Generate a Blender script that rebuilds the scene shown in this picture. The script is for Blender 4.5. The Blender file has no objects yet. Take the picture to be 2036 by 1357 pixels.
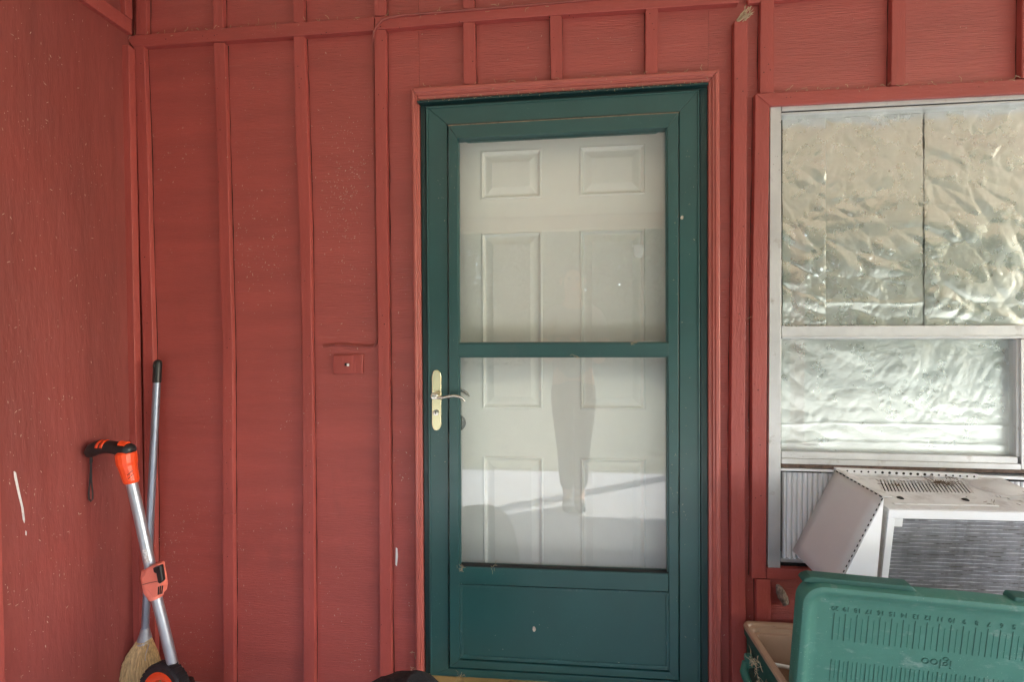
import bpy, bmesh, math, random
from mathutils import Vector, Matrix, noise
random.seed(7)
rad = math.radians
SC = bpy.context.scene
COL = SC.collection

# ---------------------------------------------------------------- camera
FPX, W0, H0 = 905.0, 2036.0, 1357.0
CAM = Vector((0.0, -1.55, 1.29))
yaw, pit, rol = rad(5.693), rad(-0.902), rad(-0.342)
_f = Vector((-math.sin(yaw)*math.cos(pit), math.cos(yaw)*math.cos(pit), math.sin(pit)))
_r0 = Vector((math.cos(yaw), math.sin(yaw), 0)); _u0 = _r0.cross(_f)
_r = math.cos(rol)*_r0 + math.sin(rol)*_u0
_u = -math.sin(rol)*_r0 + math.cos(rol)*_u0
cd = bpy.data.cameras.new('camera'); cam = bpy.data.objects.new('camera', cd); COL.objects.link(cam)
cd.sensor_width = 36; cd.lens = 36*FPX/W0; cd.clip_start = 0.02; cd.clip_end = 500
cam.matrix_world = Matrix(((_r.x, _u.x, -_f.x, CAM.x), (_r.y, _u.y, -_f.y, CAM.y), (_r.z, _u.z, -_f.z, CAM.z), (0, 0, 0, 1)))
SC.camera = cam

# ---------------------------------------------------------------- world, sun, exposure
SUN = Vector((3.3, -2.0, 2.5)).normalized()
wd = bpy.data.worlds.new('World'); SC.world = wd; wd.use_nodes = True
nt = wd.node_tree; bg = nt.nodes['Background']
sky = nt.nodes.new('ShaderNodeTexSky'); sky.sky_type = 'NISHITA'; sky.sun_disc = False
sky.sun_elevation = math.asin(SUN.z); sky.sun_rotation = math.atan2(SUN.x, SUN.y)
nt.links.new(sky.outputs[0], bg.inputs[0]); bg.inputs[1].default_value = 0.15
sl = bpy.data.lights.new('sun', 'SUN'); sl.energy = 2.3; sl.angle = rad(0.53); sl.color = (1.0, 0.975, 0.94)
so = bpy.data.objects.new('sun', sl); COL.objects.link(so); so.location = (20, -12, 15)
so.rotation_euler = (-SUN).to_track_quat('-Z', 'Y').to_euler()
SC.view_settings.view_transform = 'Standard'; SC.view_settings.look = 'None'
SC.view_settings.exposure = 3.45; SC.view_settings.gamma = 1.0; SC.view_settings.use_curve_mapping = False
SC.cycles.max_bounces = 10; SC.cycles.diffuse_bounces = 6; SC.cycles.glossy_bounces = 5
SC.cycles.transparent_max_bounces = 16

# ---------------------------------------------------------------- helpers
def P(px, py, Y=0.0):
    """world point on the plane Y=const, surveyed from a picture coordinate"""
    d = _r*((px-W0/2)/FPX) - _u*((py-H0/2)/FPX) + _f
    return CAM + d*((Y-CAM.y)/d.y)
def PX(px, py, X):
    d = _r*((px-W0/2)/FPX) - _u*((py-H0/2)/FPX) + _f
    return CAM + d*((X-CAM.x)/d.x)

class MB:
    def __init__(s): s.v = []; s.f = []
    def add(s, vs, fs):
        o = len(s.v); s.v += [Vector(v) for v in vs]; s.f += [tuple(i+o for i in f) for f in fs]; return s
    def box(s, a, b):
        x0, y0, z0 = a; x1, y1, z1 = b
        return s.add([(x0,y0,z0),(x1,y0,z0),(x1,y1,z0),(x0,y1,z0),(x0,y0,z1),(x1,y0,z1),(x1,y1,z1),(x0,y1,z1)],
                     [(0,3,2,1),(4,5,6,7),(0,1,5,4),(1,2,6,5),(2,3,7,6),(3,0,4,7)])
    def prism(s, front, off):
        """front polygon (seen from the front counter-clockwise or not) extruded by vector off"""
        n = len(front); off = Vector(off)
        vs = [Vector(p) for p in front]; vs += [p+off for p in vs]
        fs = [tuple(range(n)), tuple(reversed(range(n, 2*n)))]
        fs += [(i, i+n, (i+1) % n + n, (i+1) % n) for i in range(n)]
        return s.add(vs, fs)
    def tube(s, path, rads, n=12, cap=True, flat=None):
        path = [Vector(p) for p in path]
        if not hasattr(rads, '__len__'): rads = [rads]*len(path)
        rings = []; ref = None
        for i, p in enumerate(path):
            t = (path[min(i+1, len(path)-1)] - path[max(i-1, 0)]).normalized()
            if ref is None:
                ref = Vector((0, 1, 0)) if abs(t.y) < .9 else Vector((1, 0, 0))
            a = (ref - t*ref.dot(t)).normalized(); b = t.cross(a); ref = a
            fl = flat if flat else 1.0
            rings.append([p + (a*math.cos(2*math.pi*k/n)*fl + b*math.sin(2*math.pi*k/n))*rads[i] for k in range(n)])
        vs = [v for r in rings for v in r]; fs = []
        for i in range(len(rings)-1):
            for k in range(n):
                fs.append((i*n+k, i*n+(k+1) % n, (i+1)*n+(k+1) % n, (i+1)*n+k))
        if cap:
            fs.append(tuple(reversed(range(n)))); fs.append(tuple(range((len(rings)-1)*n, len(rings)*n)))
        return s.add(vs, fs)
    def loft(s, loops, cap0=False, cap1=False):
        n = len(loops[0]); vs = [v for l in loops for v in l]; fs = []
        for i in range(len(loops)-1):
            for k in range(n):
                fs.append((i*n+k, i*n+(k+1) % n, (i+1)*n+(k+1) % n, (i+1)*n+k))
        if cap0: fs.append(tuple(reversed(range(n))))
        if cap1: fs.append(tuple(range((len(loops)-1)*n, len(loops)*n)))
        return s.add(vs, fs)
    def build(s, name, mat, parent=None, bevel=0, smooth=False, local=False, seg=2, origin=True, weld=False):
        me = bpy.data.meshes.new(name)
        c = Vector((0, 0, 0))
        if origin and not local:
            lo = Vector([min(v[i] for v in s.v) for i in range(3)]); hi = Vector([max(v[i] for v in s.v) for i in range(3)])
            c = (lo+hi)/2
            if parent is None: c.z = lo.z
        me.from_pydata([tuple(v-c) for v in s.v], [], s.f)
        bm = bmesh.new(); bm.from_mesh(me)
        if weld: bmesh.ops.remove_doubles(bm, verts=bm.verts, dist=1e-5)
        bmesh.ops.recalc_face_normals(bm, faces=bm.faces); bm.to_mesh(me); bm.free()
        if smooth:
            for p in me.polygons: p.use_smooth = True
            me.set_sharp_from_angle(angle=rad(40))
        o = bpy.data.objects.new(name, me); COL.objects.link(o)
        if mat: me.materials.append(mat)
        o.location = c
        if parent is not None:
            o.parent = parent
            if not local: o.location = c - WORLD(parent)
        if bevel:
            b = o.modifiers.new('bevel', 'BEVEL'); b.width = bevel; b.segments = seg; b.limit_method = 'ANGLE'; b.angle_limit = rad(35)
        return o
def WORLD(o):
    l = Vector(o.location)
    while o.parent: o = o.parent; l += Vector(o.location)
    return l
def tag(o, label=None, cat=None, group=None, kind=None):
    if label: o['label'] = label
    if cat: o['category'] = cat
    if group: o['group'] = group
    if kind: o['kind'] = kind
    return o
def empty(name, loc, label, cat, group=None):
    o = bpy.data.objects.new(name, None); COL.objects.link(o); o.location = loc; o.empty_display_size = .1
    return tag(o, label, cat, group)
def poly(pts, Yf, Yb, m=None):
    m = m or MB()
    return m.prism([P(x, y, Yf) for x, y in pts], (0, Yb-Yf, 0))
def strip(rows, Yf, Yb, m=None):
    """a board given by (left, right, y) stations of its front face"""
    m = m or MB(); n = len(rows); vs = []
    for xl, xr, y in rows:
        a = P(xl, y, Yf); b = P(xr, y, Yf); vs += [a, b, Vector((b.x, Yb, b.z)), Vector((a.x, Yb, a.z))]
    fs = [(0, 1, 2, 3), tuple(4*(n-1)+i for i in (3, 2, 1, 0))]
    for i in range(n-1):
        for k in range(4):
            fs.append((4*i+k, 4*i+4+k, 4*i+4+(k+1) % 4, 4*i+(k+1) % 4))
    return m.add(vs, fs)

# ---------------------------------------------------------------- materials
def nodes(m): return m.node_tree.nodes, m.node_tree.links
def mat(name, col, rough=.5, metal=0, var=.12, vscale=6, stretch=(1, 1, 1), bump=0, bscale=60, bstretch=None,
        specks=None, speckcol=(.75, .7, .62), spec=.5, detail=5, dirt=None, dirtcol=(.1, .07, .05), coat=0, rvar=.1, dirt2=None, dirtcol2=(.5, .5, .5)):
    m = bpy.data.materials.new(name); m.use_nodes = True
    N, L = nodes(m); b = N['Principled BSDF']
    b.inputs['Roughness'].default_value = rough; b.inputs['Metallic'].default_value = metal
    b.inputs['Specular IOR Level'].default_value = spec
    if coat: b.inputs['Coat Weight'].default_value = coat
    tc = N.new('ShaderNodeTexCoord'); oi = N.new('ShaderNodeObjectInfo')
    ad = N.new('ShaderNodeVectorMath'); ad.operation = 'MULTIPLY_ADD'
    ad.inputs[1].default_value = (1, 1, 1)
    sc = N.new('ShaderNodeVectorMath'); sc.operation = 'SCALE'; sc.inputs[3].default_value = 37.0
    cx = N.new('ShaderNodeCombineXYZ')
    for i in range(3): L.new(oi.outputs['Random'], cx.inputs[i])
    L.new(cx.outputs[0], sc.inputs[0]); L.new(tc.outputs['Object'], ad.inputs[0]); L.new(sc.outputs[0], ad.inputs[2])
    def mp(st):
        q = N.new('ShaderNodeMapping'); q.inputs['Scale'].default_value = st; L.new(ad.outputs[0], q.inputs[0]); return q.outputs[0]
    def nz(scale, st=(1, 1, 1), det=5, ro=.6):
        q = N.new('ShaderNodeTexNoise'); q.inputs['Scale'].default_value = scale; q.inputs['Detail'].default_value = det
        q.inputs['Roughness'].default_value = ro; L.new(mp(st), q.inputs['Vector']); return q.outputs[0]
    def rng(src, a, bb, c, d):
        q = N.new('ShaderNodeMapRange'); L.new(src, q.inputs[0])
        for i, v in enumerate((a, bb, c, d)): q.inputs[i+1].default_value = v
        return q.outputs[0]
    def mix(fac, c0, c1):
        q = N.new('ShaderNodeMix'); q.data_type = 'RGBA'
        if hasattr(fac, 'is_linked') or not isinstance(fac, (int, float)): L.new(fac, q.inputs[0])
        else: q.inputs[0].default_value = fac
        for i, c in ((6, c0), (7, c1)):
            if isinstance(c, tuple): q.inputs[i].default_value = (*c, 1)
            else: L.new(c, q.inputs[i])
        return q.outputs[2]
    dk = tuple(max(0, x*(1-var)) for x in col); lt = tuple(min(1, x*(1+var)) for x in col)
    n1 = nz(vscale, stretch, detail)
    c = mix(rng(n1, .3, .7, 0, 1), dk, lt)
    n2 = nz(vscale*9, stretch, 4, .7)
    c = mix(rng(n2, .35, .75, 0, .35), c, dk)
    if dirt:
        c = mix(rng(nz(dirt[0], dirt[3] if len(dirt) > 3 else (1, 1, 1), 6, .65), dirt[1], dirt[2], 0, 1), c, dirtcol)
    if dirt2:
        c = mix(rng(nz(dirt2[0], dirt2[3], 7, .7), dirt2[1], dirt2[2], 0, .6), c, dirtcol2)
    if specks:
        for s, th in specks:
            v = N.new('ShaderNodeTexVoronoi'); v.inputs['Scale'].default_value = s; L.new(mp((1, 1, .55)), v.inputs['Vector'])
            gate = rng(nz(s*.03, (1, 1, 1), 2), .45, .68, 0.1, 1.0)
            mu = N.new('ShaderNodeMath'); mu.operation = 'MULTIPLY'; mu.inputs[1].default_value = th; L.new(gate, mu.inputs[0])
            lt2 = N.new('ShaderNodeMath'); lt2.operation = 'LESS_THAN'; L.new(v.outputs['Distance'], lt2.inputs[0]); L.new(mu.outputs[0], lt2.inputs[1])
            hf = N.new('ShaderNodeMath'); hf.operation = 'MULTIPLY'; hf.inputs[1].default_value = .75; L.new(lt2.outputs[0], hf.inputs[0])
            c = mix(hf.outputs[0], c, speckcol)
    L.new(c, b.inputs['Base Color'])
    if rvar:
        L.new(rng(nz(vscale*2.3), .3, .7, max(.03, rough-rvar), min(1, rough+rvar)), b.inputs['Roughness'])
    if bump:
        bp = N.new('ShaderNodeBump'); bp.inputs['Strength'].default_value = bump; bp.inputs['Distance'].default_value = .004
        L.new(nz(bscale, bstretch or (1, 1, 1), 6, .65), bp.inputs['Height']); L.new(bp.outputs[0], b.inputs['Normal'])
    return m

RED = (.385, .074, .060)
M = {}
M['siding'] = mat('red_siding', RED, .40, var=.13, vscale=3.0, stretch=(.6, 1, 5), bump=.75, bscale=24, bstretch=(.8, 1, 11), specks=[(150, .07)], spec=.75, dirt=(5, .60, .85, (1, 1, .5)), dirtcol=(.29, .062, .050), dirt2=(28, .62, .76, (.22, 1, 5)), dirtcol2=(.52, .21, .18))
M['sidewall_shaded'] = mat('red_side_siding_shaded', (.255, .056, .048), .46, var=.18, vscale=3.5, stretch=(1, 2, .35), bump=.95, bscale=8, bstretch=(1, 2.6, .45), specks=[(150, .07)], spec=.6, dirt=(6, .58, .8, (1, 2, .4)), dirtcol=(.195, .042, .037), dirt2=(22, .64, .8, (1, 3, .35)), dirtcol2=(.42, .16, .14))  # darker than the main red: some corner shade is put into the colour
M['batten'] = mat('red_batten', (.375, .073, .060), .45, var=.13, vscale=5, stretch=(2, 2, .3), bump=.6, bscale=60, bstretch=(2, 2, .4), specks=[(130, .05)], spec=.5, dirt2=(40, .62, .78, (3, 3, .4)), dirtcol2=(.52, .20, .17))
M['trimh'] = mat('red_trim_board', (.375, .073, .060), .45, var=.13, vscale=5, stretch=(.3, 2, 2), bump=.6, bscale=60, bstretch=(.4, 2, 2), specks=[(130, .07)], spec=.5, dirt2=(40, .62, .78, (.4, 3, 3)), dirtcol2=(.50, .22, .17))
M['casing'] = mat('red_casing', (.42, .10, .078), .38, var=.08, vscale=5, bump=.12, bscale=80, specks=[(140, .05)], spec=.7)
GREEN = (.017, .080, .077)
M['green'] = mat('green_door_paint', GREEN, .36, var=.10, vscale=5, rvar=.05, bump=.05, bscale=90, spec=.75, specks=[(120, .07)], dirt=(7, .62, .9), dirtcol=(.05, .10, .10), dirt2=(26, .66, .82, (2, 2, .35)), dirtcol2=(.14, .18, .18), speckcol=(.4, .5, .5))
M['greenworn'] = mat('worn_green_bead', GREEN, .4, var=.15, vscale=9, spec=.75, dirt2=(45, .56, .74, (1, 1, 1)), dirtcol2=(.16, .21, .21))
M['greenframe'] = mat('green_jamb_paint', (.012, .042, .042), .38, var=.12, vscale=6, specks=[(140, .08)], speckcol=(.4, .5, .5))
M['dusty'] = mat('dusty_ledge', (.22, .17, .12), .8, var=.4, vscale=40)
M['white'] = mat('white_door_paint', (.88, .87, .83), .45, var=.02, vscale=3, bump=.02, bscale=150, rvar=.05)
M['alu'] = mat('weathered_aluminium', (.62, .62, .62), .45, .55, var=.10, vscale=9, stretch=(1, 1, .5), bump=.05, bscale=200, specks=[(90, .10)], speckcol=(.2, .17, .15), dirt=(14, .62, .8), dirtcol=(.32, .27, .24))
M['acwhite'] = mat('ac_white_enamel', (.72, .71, .70), .45, var=.05, vscale=8, specks=[(70, .12), (160, .1)], speckcol=(.16, .13, .1), dirt=(18, .50, .78), dirtcol=(.42, .39, .37))
M['acclean'] = mat('ac_white_plastic', (.84, .84, .85), .4, var=.03, vscale=8, specks=[(60, .09)], speckcol=(.2, .17, .15))
M['beige'] = mat('beige_sheet', (.66, .665, .66), .55, var=.04, vscale=5, specks=[(45, .07)], speckcol=(.12, .1, .09), bump=.04, bscale=60)
M['coil'] = mat('coil_fins', (.20, .20, .215), .5, .5, var=.28, vscale=16, stretch=(1.6, 1, .12), bump=.5, bscale=420, bstretch=(1, 1, .05), dirt=(11, .55, .8, (1.8, 1, .12)), dirtcol=(.085, .08, .075))
M['coilrod'] = mat('coil_tube', (.55, .55, .58), .4, .6, var=.4, vscale=25, stretch=(1, 1, 1), dirt=(14, .48, .62), dirtcol=(.12, .11, .1))
M['dark'] = mat('dark_gap', (.012, .011, .010), .8, var=.2)
M['black'] = mat('black_plastic', (.012, .012, .013), .42, var=.15, vscale=30, bump=.06, bscale=200)
M['rubber'] = mat('black_rubber', (.014, .014, .016), .6, var=.2, vscale=30, bump=.1, bscale=120, specks=[(90, .12)], speckcol=(.3, .3, .3))
M['orange'] = mat('orange_plastic', (.86, .075, .015), .36, var=.05, vscale=12, bump=.02, bscale=100)
M['fadedorange'] = mat('faded_orange_plastic', (.80, .21, .15), .5, var=.07, vscale=20, bump=.04, bscale=120)
M['shaft'] = mat('silver_shaft', (.40, .42, .47), .38, .7, var=.06, vscale=30, rvar=.05, specks=[(120, .06)], speckcol=(.2, .2, .2))
M['broomshaft'] = mat('broom_steel', (.30, .34, .42), .34, .75, var=.06, vscale=20, rvar=.05)
M['galv'] = mat('galvanised_cap', (.36, .37, .40), .5, .6, var=.15, vscale=40)
M['straw'] = mat('broom_straw', (.58, .41, .20), .7, var=.5, vscale=55, stretch=(4, 4, .35), rvar=0)
M['wire'] = mat('binding_wire', (.5, .5, .55), .35, .8, var=.1)
M['greenthread'] = mat('green_stitching', (.06, .22, .07), .7, var=.1)
M['brass'] = mat('worn_brass', (.84, .76, .50), .27, .85, var=.005, vscale=25, rvar=0)
M['nickel'] = mat('nickel_lever', (.62, .58, .52), .24, .95, var=.06, vscale=25, rvar=.05)
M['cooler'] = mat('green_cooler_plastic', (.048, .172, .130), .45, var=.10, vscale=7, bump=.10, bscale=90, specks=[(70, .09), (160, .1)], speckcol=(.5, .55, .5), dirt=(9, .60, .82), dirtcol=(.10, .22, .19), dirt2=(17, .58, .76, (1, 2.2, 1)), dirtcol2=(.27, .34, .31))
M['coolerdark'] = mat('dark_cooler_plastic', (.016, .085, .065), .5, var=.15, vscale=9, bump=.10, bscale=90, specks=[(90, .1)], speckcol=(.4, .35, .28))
M['groove'] = mat('moulded_groove', (.022, .098, .074), .6, var=.1)
M['groovel'] = mat('shallow_groove', (.02, .14, .10), .6, var=.1)
M['tan'] = mat('tan_liner', (.42, .275, .185), .5, var=.10, vscale=8, bump=.04, bscale=60, specks=[(60, .07)], speckcol=(.1, .06, .04), dirt=(11, .62, .85), dirtcol=(.32, .19, .12))
M['bag'] = mat('black_fabric', (.008, .008, .011), .75, var=.3, vscale=40, bump=.5, bscale=260)
M['sill'] = mat('bare_wood_sill', (.50, .34, .13), .6, var=.25, vscale=9, stretch=(.3, 1, 1), dirt=(18, .55, .7))
M['debris'] = mat('dry_grass', (.52, .40, .26), .8, var=.35, vscale=60, rvar=0)
M['fleck'] = mat('pale_fleck', (.62, .52, .42), .8, var=.3, vscale=50, rvar=0)
M['cocoon'] = mat('mottled_cocoon', (.26, .20, .165), .85, var=.9, vscale=120, stretch=(1, 1, .5), bump=.6, bscale=150)
M['paper'] = mat('white_paper', (.72, .72, .72), .6, var=.05)
M['concrete'] = mat('concrete', (.40, .40, .40), .8, var=.12, vscale=3, bump=.15, bscale=60)
M['lawn'] = mat('lawn_ground', (.150, .150, .100), .9, var=.4, vscale=9, bump=.5, bscale=40)
M['ceil'] = mat('ceiling_boards', (.70, .59, .45), .7, var=.1, vscale=3, stretch=(.2, 1, 1))
M['bark'] = mat('bark', (.10, .075, .05), .9, var=.3, vscale=10)
M['leaf'] = mat('leaves', (.075, .095, .05), .6, var=.5, vscale=3)
M['skin'] = mat('skin', (.52, .30, .21), .5, var=.05)
M['denim'] = mat('dark_trousers', (.035, .04, .055), .8, var=.15, vscale=30)
M['shirt'] = mat('grey_shirt', (.16, .17, .19), .8, var=.1, vscale=20)
M['hair'] = mat('dark_hair', (.03, .02, .015), .6, var=.2)

def leafy(m):
    N, L = nodes(m); b = N['Principled BSDF']; t = N.new('ShaderNodeBsdfTranslucent'); t.inputs[0].default_value = (.18, .20, .12, 1)
    mx = N.new('ShaderNodeMixShader'); mx.inputs[0].default_value = .5; L.new(b.outputs[0], mx.inputs[1]); L.new(t.outputs[0], mx.inputs[2]); L.new(mx.outputs[0], N['Material Output'].inputs[0])
leafy(M['leaf'])
def glass_mat(name, tint=(.97, .98, .97), ior=1.52, haze=.0, hazecol=(.7, .72, .7)):
    m = bpy.data.materials.new(name); m.use_nodes = True; N, L = nodes(m); N.remove(N['Principled BSDF'])
    t = N.new('ShaderNodeBsdfTransparent'); t.inputs[0].default_value = (*tint, 1)
    g = N.new('ShaderNodeBsdfGlossy'); g.inputs['Roughness'].default_value = 0.004
    lw = N.new('ShaderNodeLayerWeight'); lw.inputs[0].default_value = .5
    f0 = ((ior-1)/(ior+1))**2
    pw = N.new('ShaderNodeMath'); pw.operation = 'POWER'; pw.inputs[1].default_value = 5; L.new(lw.outputs['Facing'], pw.inputs[0])
    fr = N.new('ShaderNodeMath'); fr.operation = 'MULTIPLY_ADD'; fr.inputs[1].default_value = 1-f0; fr.inputs[2].default_value = f0; L.new(pw.outputs[0], fr.inputs[0])
    mx = N.new('ShaderNodeMixShader'); L.new(fr.outputs[0], mx.inputs[0]); L.new(t.outputs[0], mx.inputs[1]); L.new(g.outputs[0], mx.inputs[2])
    d = N.new('ShaderNodeBsdfDiffuse'); d.inputs[0].default_value = (*hazecol, 1)
    tc = N.new('ShaderNodeTexCoord'); nz = N.new('ShaderNodeTexNoise'); nz.inputs['Scale'].default_value = 7; nz.inputs['Detail'].default_value = 8
    nz.inputs['Roughness'].default_value = .7
    L.new(tc.outputs['Object'], nz.inputs['Vector'])
    r = N.new('ShaderNodeMapRange'); L.new(nz.outputs[0], r.inputs[0]); r.inputs[1].default_value = .35; r.inputs[2].default_value = .75; r.inputs[3].default_value = haze*.4; r.inputs[4].default_value = haze*1.6
    m2 = N.new('ShaderNodeMixShader'); L.new(r.outputs[0], m2.inputs[0]); L.new(mx.outputs[0], m2.inputs[1]); L.new(d.outputs[0], m2.inputs[2])
    L.new(m2.outputs[0], N['Material Output'].inputs[0]); return m
M['glass'] = glass_mat('dusty_storm_glass', ior=1.8, haze=.02)
M['winglass'] = glass_mat('window_glass', ior=1.5, haze=.02)

def foil_mat(name, rough, col):
    m = mat(name, col, rough, 1.0, var=.03, vscale=6, rvar=.05, bump=.12, bscale=90); return m
M['foil'] = foil_mat('aluminium_foil', .28, (.80, .79, .79))
M['foil2'] = foil_mat('bright_aluminium_foil', .30, (.76, .765, .77))

# ================================================================ THE SETTING
ROOF_D, ROOF_Z = 3.65, 2.6
m = MB().box((-6, -2.72, -.12), (9, .3, 0)); tag(m.build('porch_slab', M['concrete']), kind='structure')
m = MB().add([(-150, -2.70, -.06), (150, -2.70, -.06), (150, -200, -.06), (-150, -200, -.06)], [(0, 3, 2, 1)])
tag(m.build('lawn', M['lawn']), kind='structure')

# ---- porch roof with ceiling boards, beam and posts (above and behind the camera)
roof = empty('porch_roof', (2, -1.8, ROOF_Z), 'boarded porch roof overhead shading the red wall', 'roof')
for i in range(24):
    y0 = .1 - i*.157
    MB().box((-3, y0-.153, ROOF_Z), (8, y0, ROOF_Z+.02)).build('ceiling_board', M['ceil'], roof)
MB().box((-3.05, -ROOF_D, ROOF_Z+.023), (8.05, .6, ROOF_Z+.10)).build('deck', M['ceil'], roof)
MB().box((-3, -ROOF_D+.005, ROOF_Z-.16), (8, -ROOF_D+.10, ROOF_Z-.002)).build('beam', M['ceil'], roof)
for i, (x, lb) in enumerate(((2.55, 'red porch post on the right, casting a slanted shadow reflected in the storm door'), (-2.6, 'red porch post standing beyond the side wall'))):
    p = empty('porch_post', (x, -3.58, -.06), lb, 'post', 'posts of the porch')
    MB().box((x-.05, -3.63, -.06), (x+.05, -3.53, ROOF_Z-.16)).build('shaft', M['batten'], p, bevel=.006)
    MB().box((x-.075, -3.655, -.058), (x+.075, -3.505, .12)).build('plinth', M['batten'], p, bevel=.006)

# ================================================================ HOUSE WALL
XC = -1.549         # side wall plane
wall = empty('house_wall', (.4, .0, 0), 'red board and batten house wall around the door and the window', 'wall')
def ZX(px, py, Y=0): q = P(px, py, Y); return q.x, q.z
dl, dt = ZX(834, 200); dr, _ = ZX(1408, 165); dt = ZX(1100, 178)[1]; dbz = .11
wl, wt = ZX(1529, 205); _, wb = ZX(1529, 1135); wr = wl + .98
def sheet(m, x0, x1, z0, z1): m.box((x0, 0, z0), (x1, .012, z1))
seams = [XC-.02, P(600, 700).x, dl]
for a, b, z0, z1 in ((XC-.02, seams[1], 0, 2.6), (seams[1], dl, 0, 2.6), (dl, dr, dt, 2.6), (dr, wl, 0, 2.6), (wl, wr, wt, 2.6), (wl, wr, 0, wb), (wr, 3.6, 0, 2.6)):
    m = MB(); sheet(m, a+.0004, b-.0004, z0, z1); m.build('siding_sheet', M['siding'], wall)
# framing behind the sheets so that no light leaks in
MB().box((XC-.02, .013, 0), (dl-.02, .11, 2.6)).build('framing', M['dark'], wall)
MB().box((dr+.02, .013, 0), (wl-.03, .11, 2.6)).build('framing', M['dark'], wall)
MB().box((dl-.02, .013, dt+.03), (dr+.02, .11, 2.6)).build('framing', M['dark'], wall)
MB().box((wl-.03, .013, wt+.03), (3.6, .11, 2.6)).build('framing', M['dark'], wall)
MB().box((wl-.03, .013, 0), (3.6, .11, wb-.03)).build('framing', M['dark'], wall)

T = -.019
def batten(rows, Yf=T, name='batten', mt='batten', bev=.0022):
    # small hand-cut irregularity along the length
    rr_ = []
    for i in range(len(rows)-1):
        (a0, b0, y0), (a1, b1, y1) = rows[i], rows[i+1]
        n = max(1, int(abs(y1-y0)/90))
        for k in range(n):
            t = k/n; j = 0 if (i == 0 and k == 0) else .45
            rr_.append((a0+(a1-a0)*t+random.uniform(-j, j), b0+(b1-b0)*t+random.uniform(-j, j), y0+(y1-y0)*t))
    rr_.append(rows[-1])
    return strip(rr_, Yf, .004).build(name, M[mt], wall, bevel=bev)
B1 = [(264.5, 286, 92), (271.6, 293, 267), (277, 297, 450), (283.5, 304, 680), (287, 307, 1000), (290, 310, 1440)]
batten(B1)
batten([(424, 446, 84), (430, 451, 267), (435, 456, 450), (441.6, 461.6, 680), (442.2, 463.2, 1023.3)])
batten([(442.4, 463.4, 1023.9), (444, 465, 1440)])
batten([(583.5, 605, 71), (587, 611, 250), (595, 617, 450), (600, 620, 680), (601, 622.5, 900), (604, 626, 1440)])
batten([(743.8, 767, 58), (746, 769, 250), (748, 771, 450), (751, 773, 640), (753, 775, 900), (755, 778, 1200), (756, 780, 1440)])
batten([(920.4, 944, 43), (921, 946, 167)])
batten([(1093, 1117.5, 30), (1095, 1118.5, 157)])
batten([(1284, 1309, 16), (1283, 1308, 147)])
batten([(1460, 1487, 40), (1457, 1483.5, 500), (1453.5, 1481.5, 880), (1454.5, 1483, 1230), (1456, 1485, 1440)], Yf=-.024)
batten([(1513.4, 1540, -40), (1511, 1539.5, 184)])
batten([(1774.4, 1802, -40), (1772, 1801, 169)])
batten([(2034, 2061, -40), (2032, 2060, 155)])
batten([(1504, 1532.5, 1153.5), (1505, 1534, 1440)])
batten([(1768, 1796, 1153.5), (1768, 1796, 1440)])
# above the band
batten([(269.7, 290.5, -40), (270, 290.5, 68)])
batten([(421.5, 442.5, -40), (424, 443.5, 56.5)])
batten([(581, 602, -40), (583, 604, 44)])
batten([(743, 767, -40), (744, 767, 30)])
batten([(920, 943, -40), (920, 943, 16)])
# horizontal band
def hband(pts, Yf=-.021):
    o = poly(pts, Yf, .004).build('band_board', M['trimh'], wall, bevel=.0022); return o
hband([(249, 71), (500, 50.5), (743, 32), (744, 59.5), (500, 77), (264, 93)])
hband([(745.5, 32.5), (1000, 14.5), (1180, 0), (1470, -23), (1470, 4), (1180, 24), (1000, 36.5), (771, 56), (745, 58)])
hband([(1487, -20), (2100, -78), (2100, -52), (1487, 6)], Yf=-.017)
# window casing boards
batten([(1502, 1531, 187), (1497, 1526, 560), (1495, 1523.5, 880), (1494.5, 1523.5, 1151.5)], Yf=-.022, name='window_casing')
poly([(1502.5, 185.5), (2100, 153), (2100, 181.5), (1531.5, 210)], -.024, .004).build('window_casing', M['trimh'], wall, bevel=.0022)
poly([(1524.5, 1131), (2100, 1157), (2100, 1180), (1524.5, 1152)], -.020, .004).build('window_casing', M['trimh'], wall, bevel=.0022)

# door casing: moulded profile, mitred
def moulding(o4, i4, Yf, Yb, name, mt, parent, closed=False):
    """o4/i4 outer and inner points along the run; profile of three steps"""
    prof = [(0.0, Yb, 0), (0.0, Yf+.004, 0), (.12, Yf, 0), (.42, Yf, 0), (.48, Yf+.004, 0), (.66, Yf+.003, 0), (.74, Yf+.009, 0), (1.0, Yf+.011, 0), (1.0, Yb, 0)]
    loops = []
    for (a, b) in zip(o4, i4):
        A = P(a[0], a[1], -.02); B = P(b[0], b[1], -.02)
        loops.append([Vector((A.x+(B.x-A.x)*t, y, A.z+(B.z-A.z)*t)) for t, y, _ in prof])
    m = MB(); m.loft(loops, True, True)
    return m.build(name, M[mt], parent, bevel=.001)
moulding([(819.5, 178), (826, 800), (830, 1440)], [(834, 199), (839.5, 800), (844, 1440)], -.032, .004, 'door_casing', 'casing', wall)
moulding([(820, 177), (1428, 141)], [(834.5, 198.5), (1408, 162.5)], -.032, .004, 'door_casing', 'casing', wall)
moulding([(1428.5, 141.5), (1430.5, 800), (1433, 1440)], [(1408.5, 163), (1408.5, 800), (1410, 1440)], -.032, .004, 'door_casing', 'casing', wall)

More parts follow.
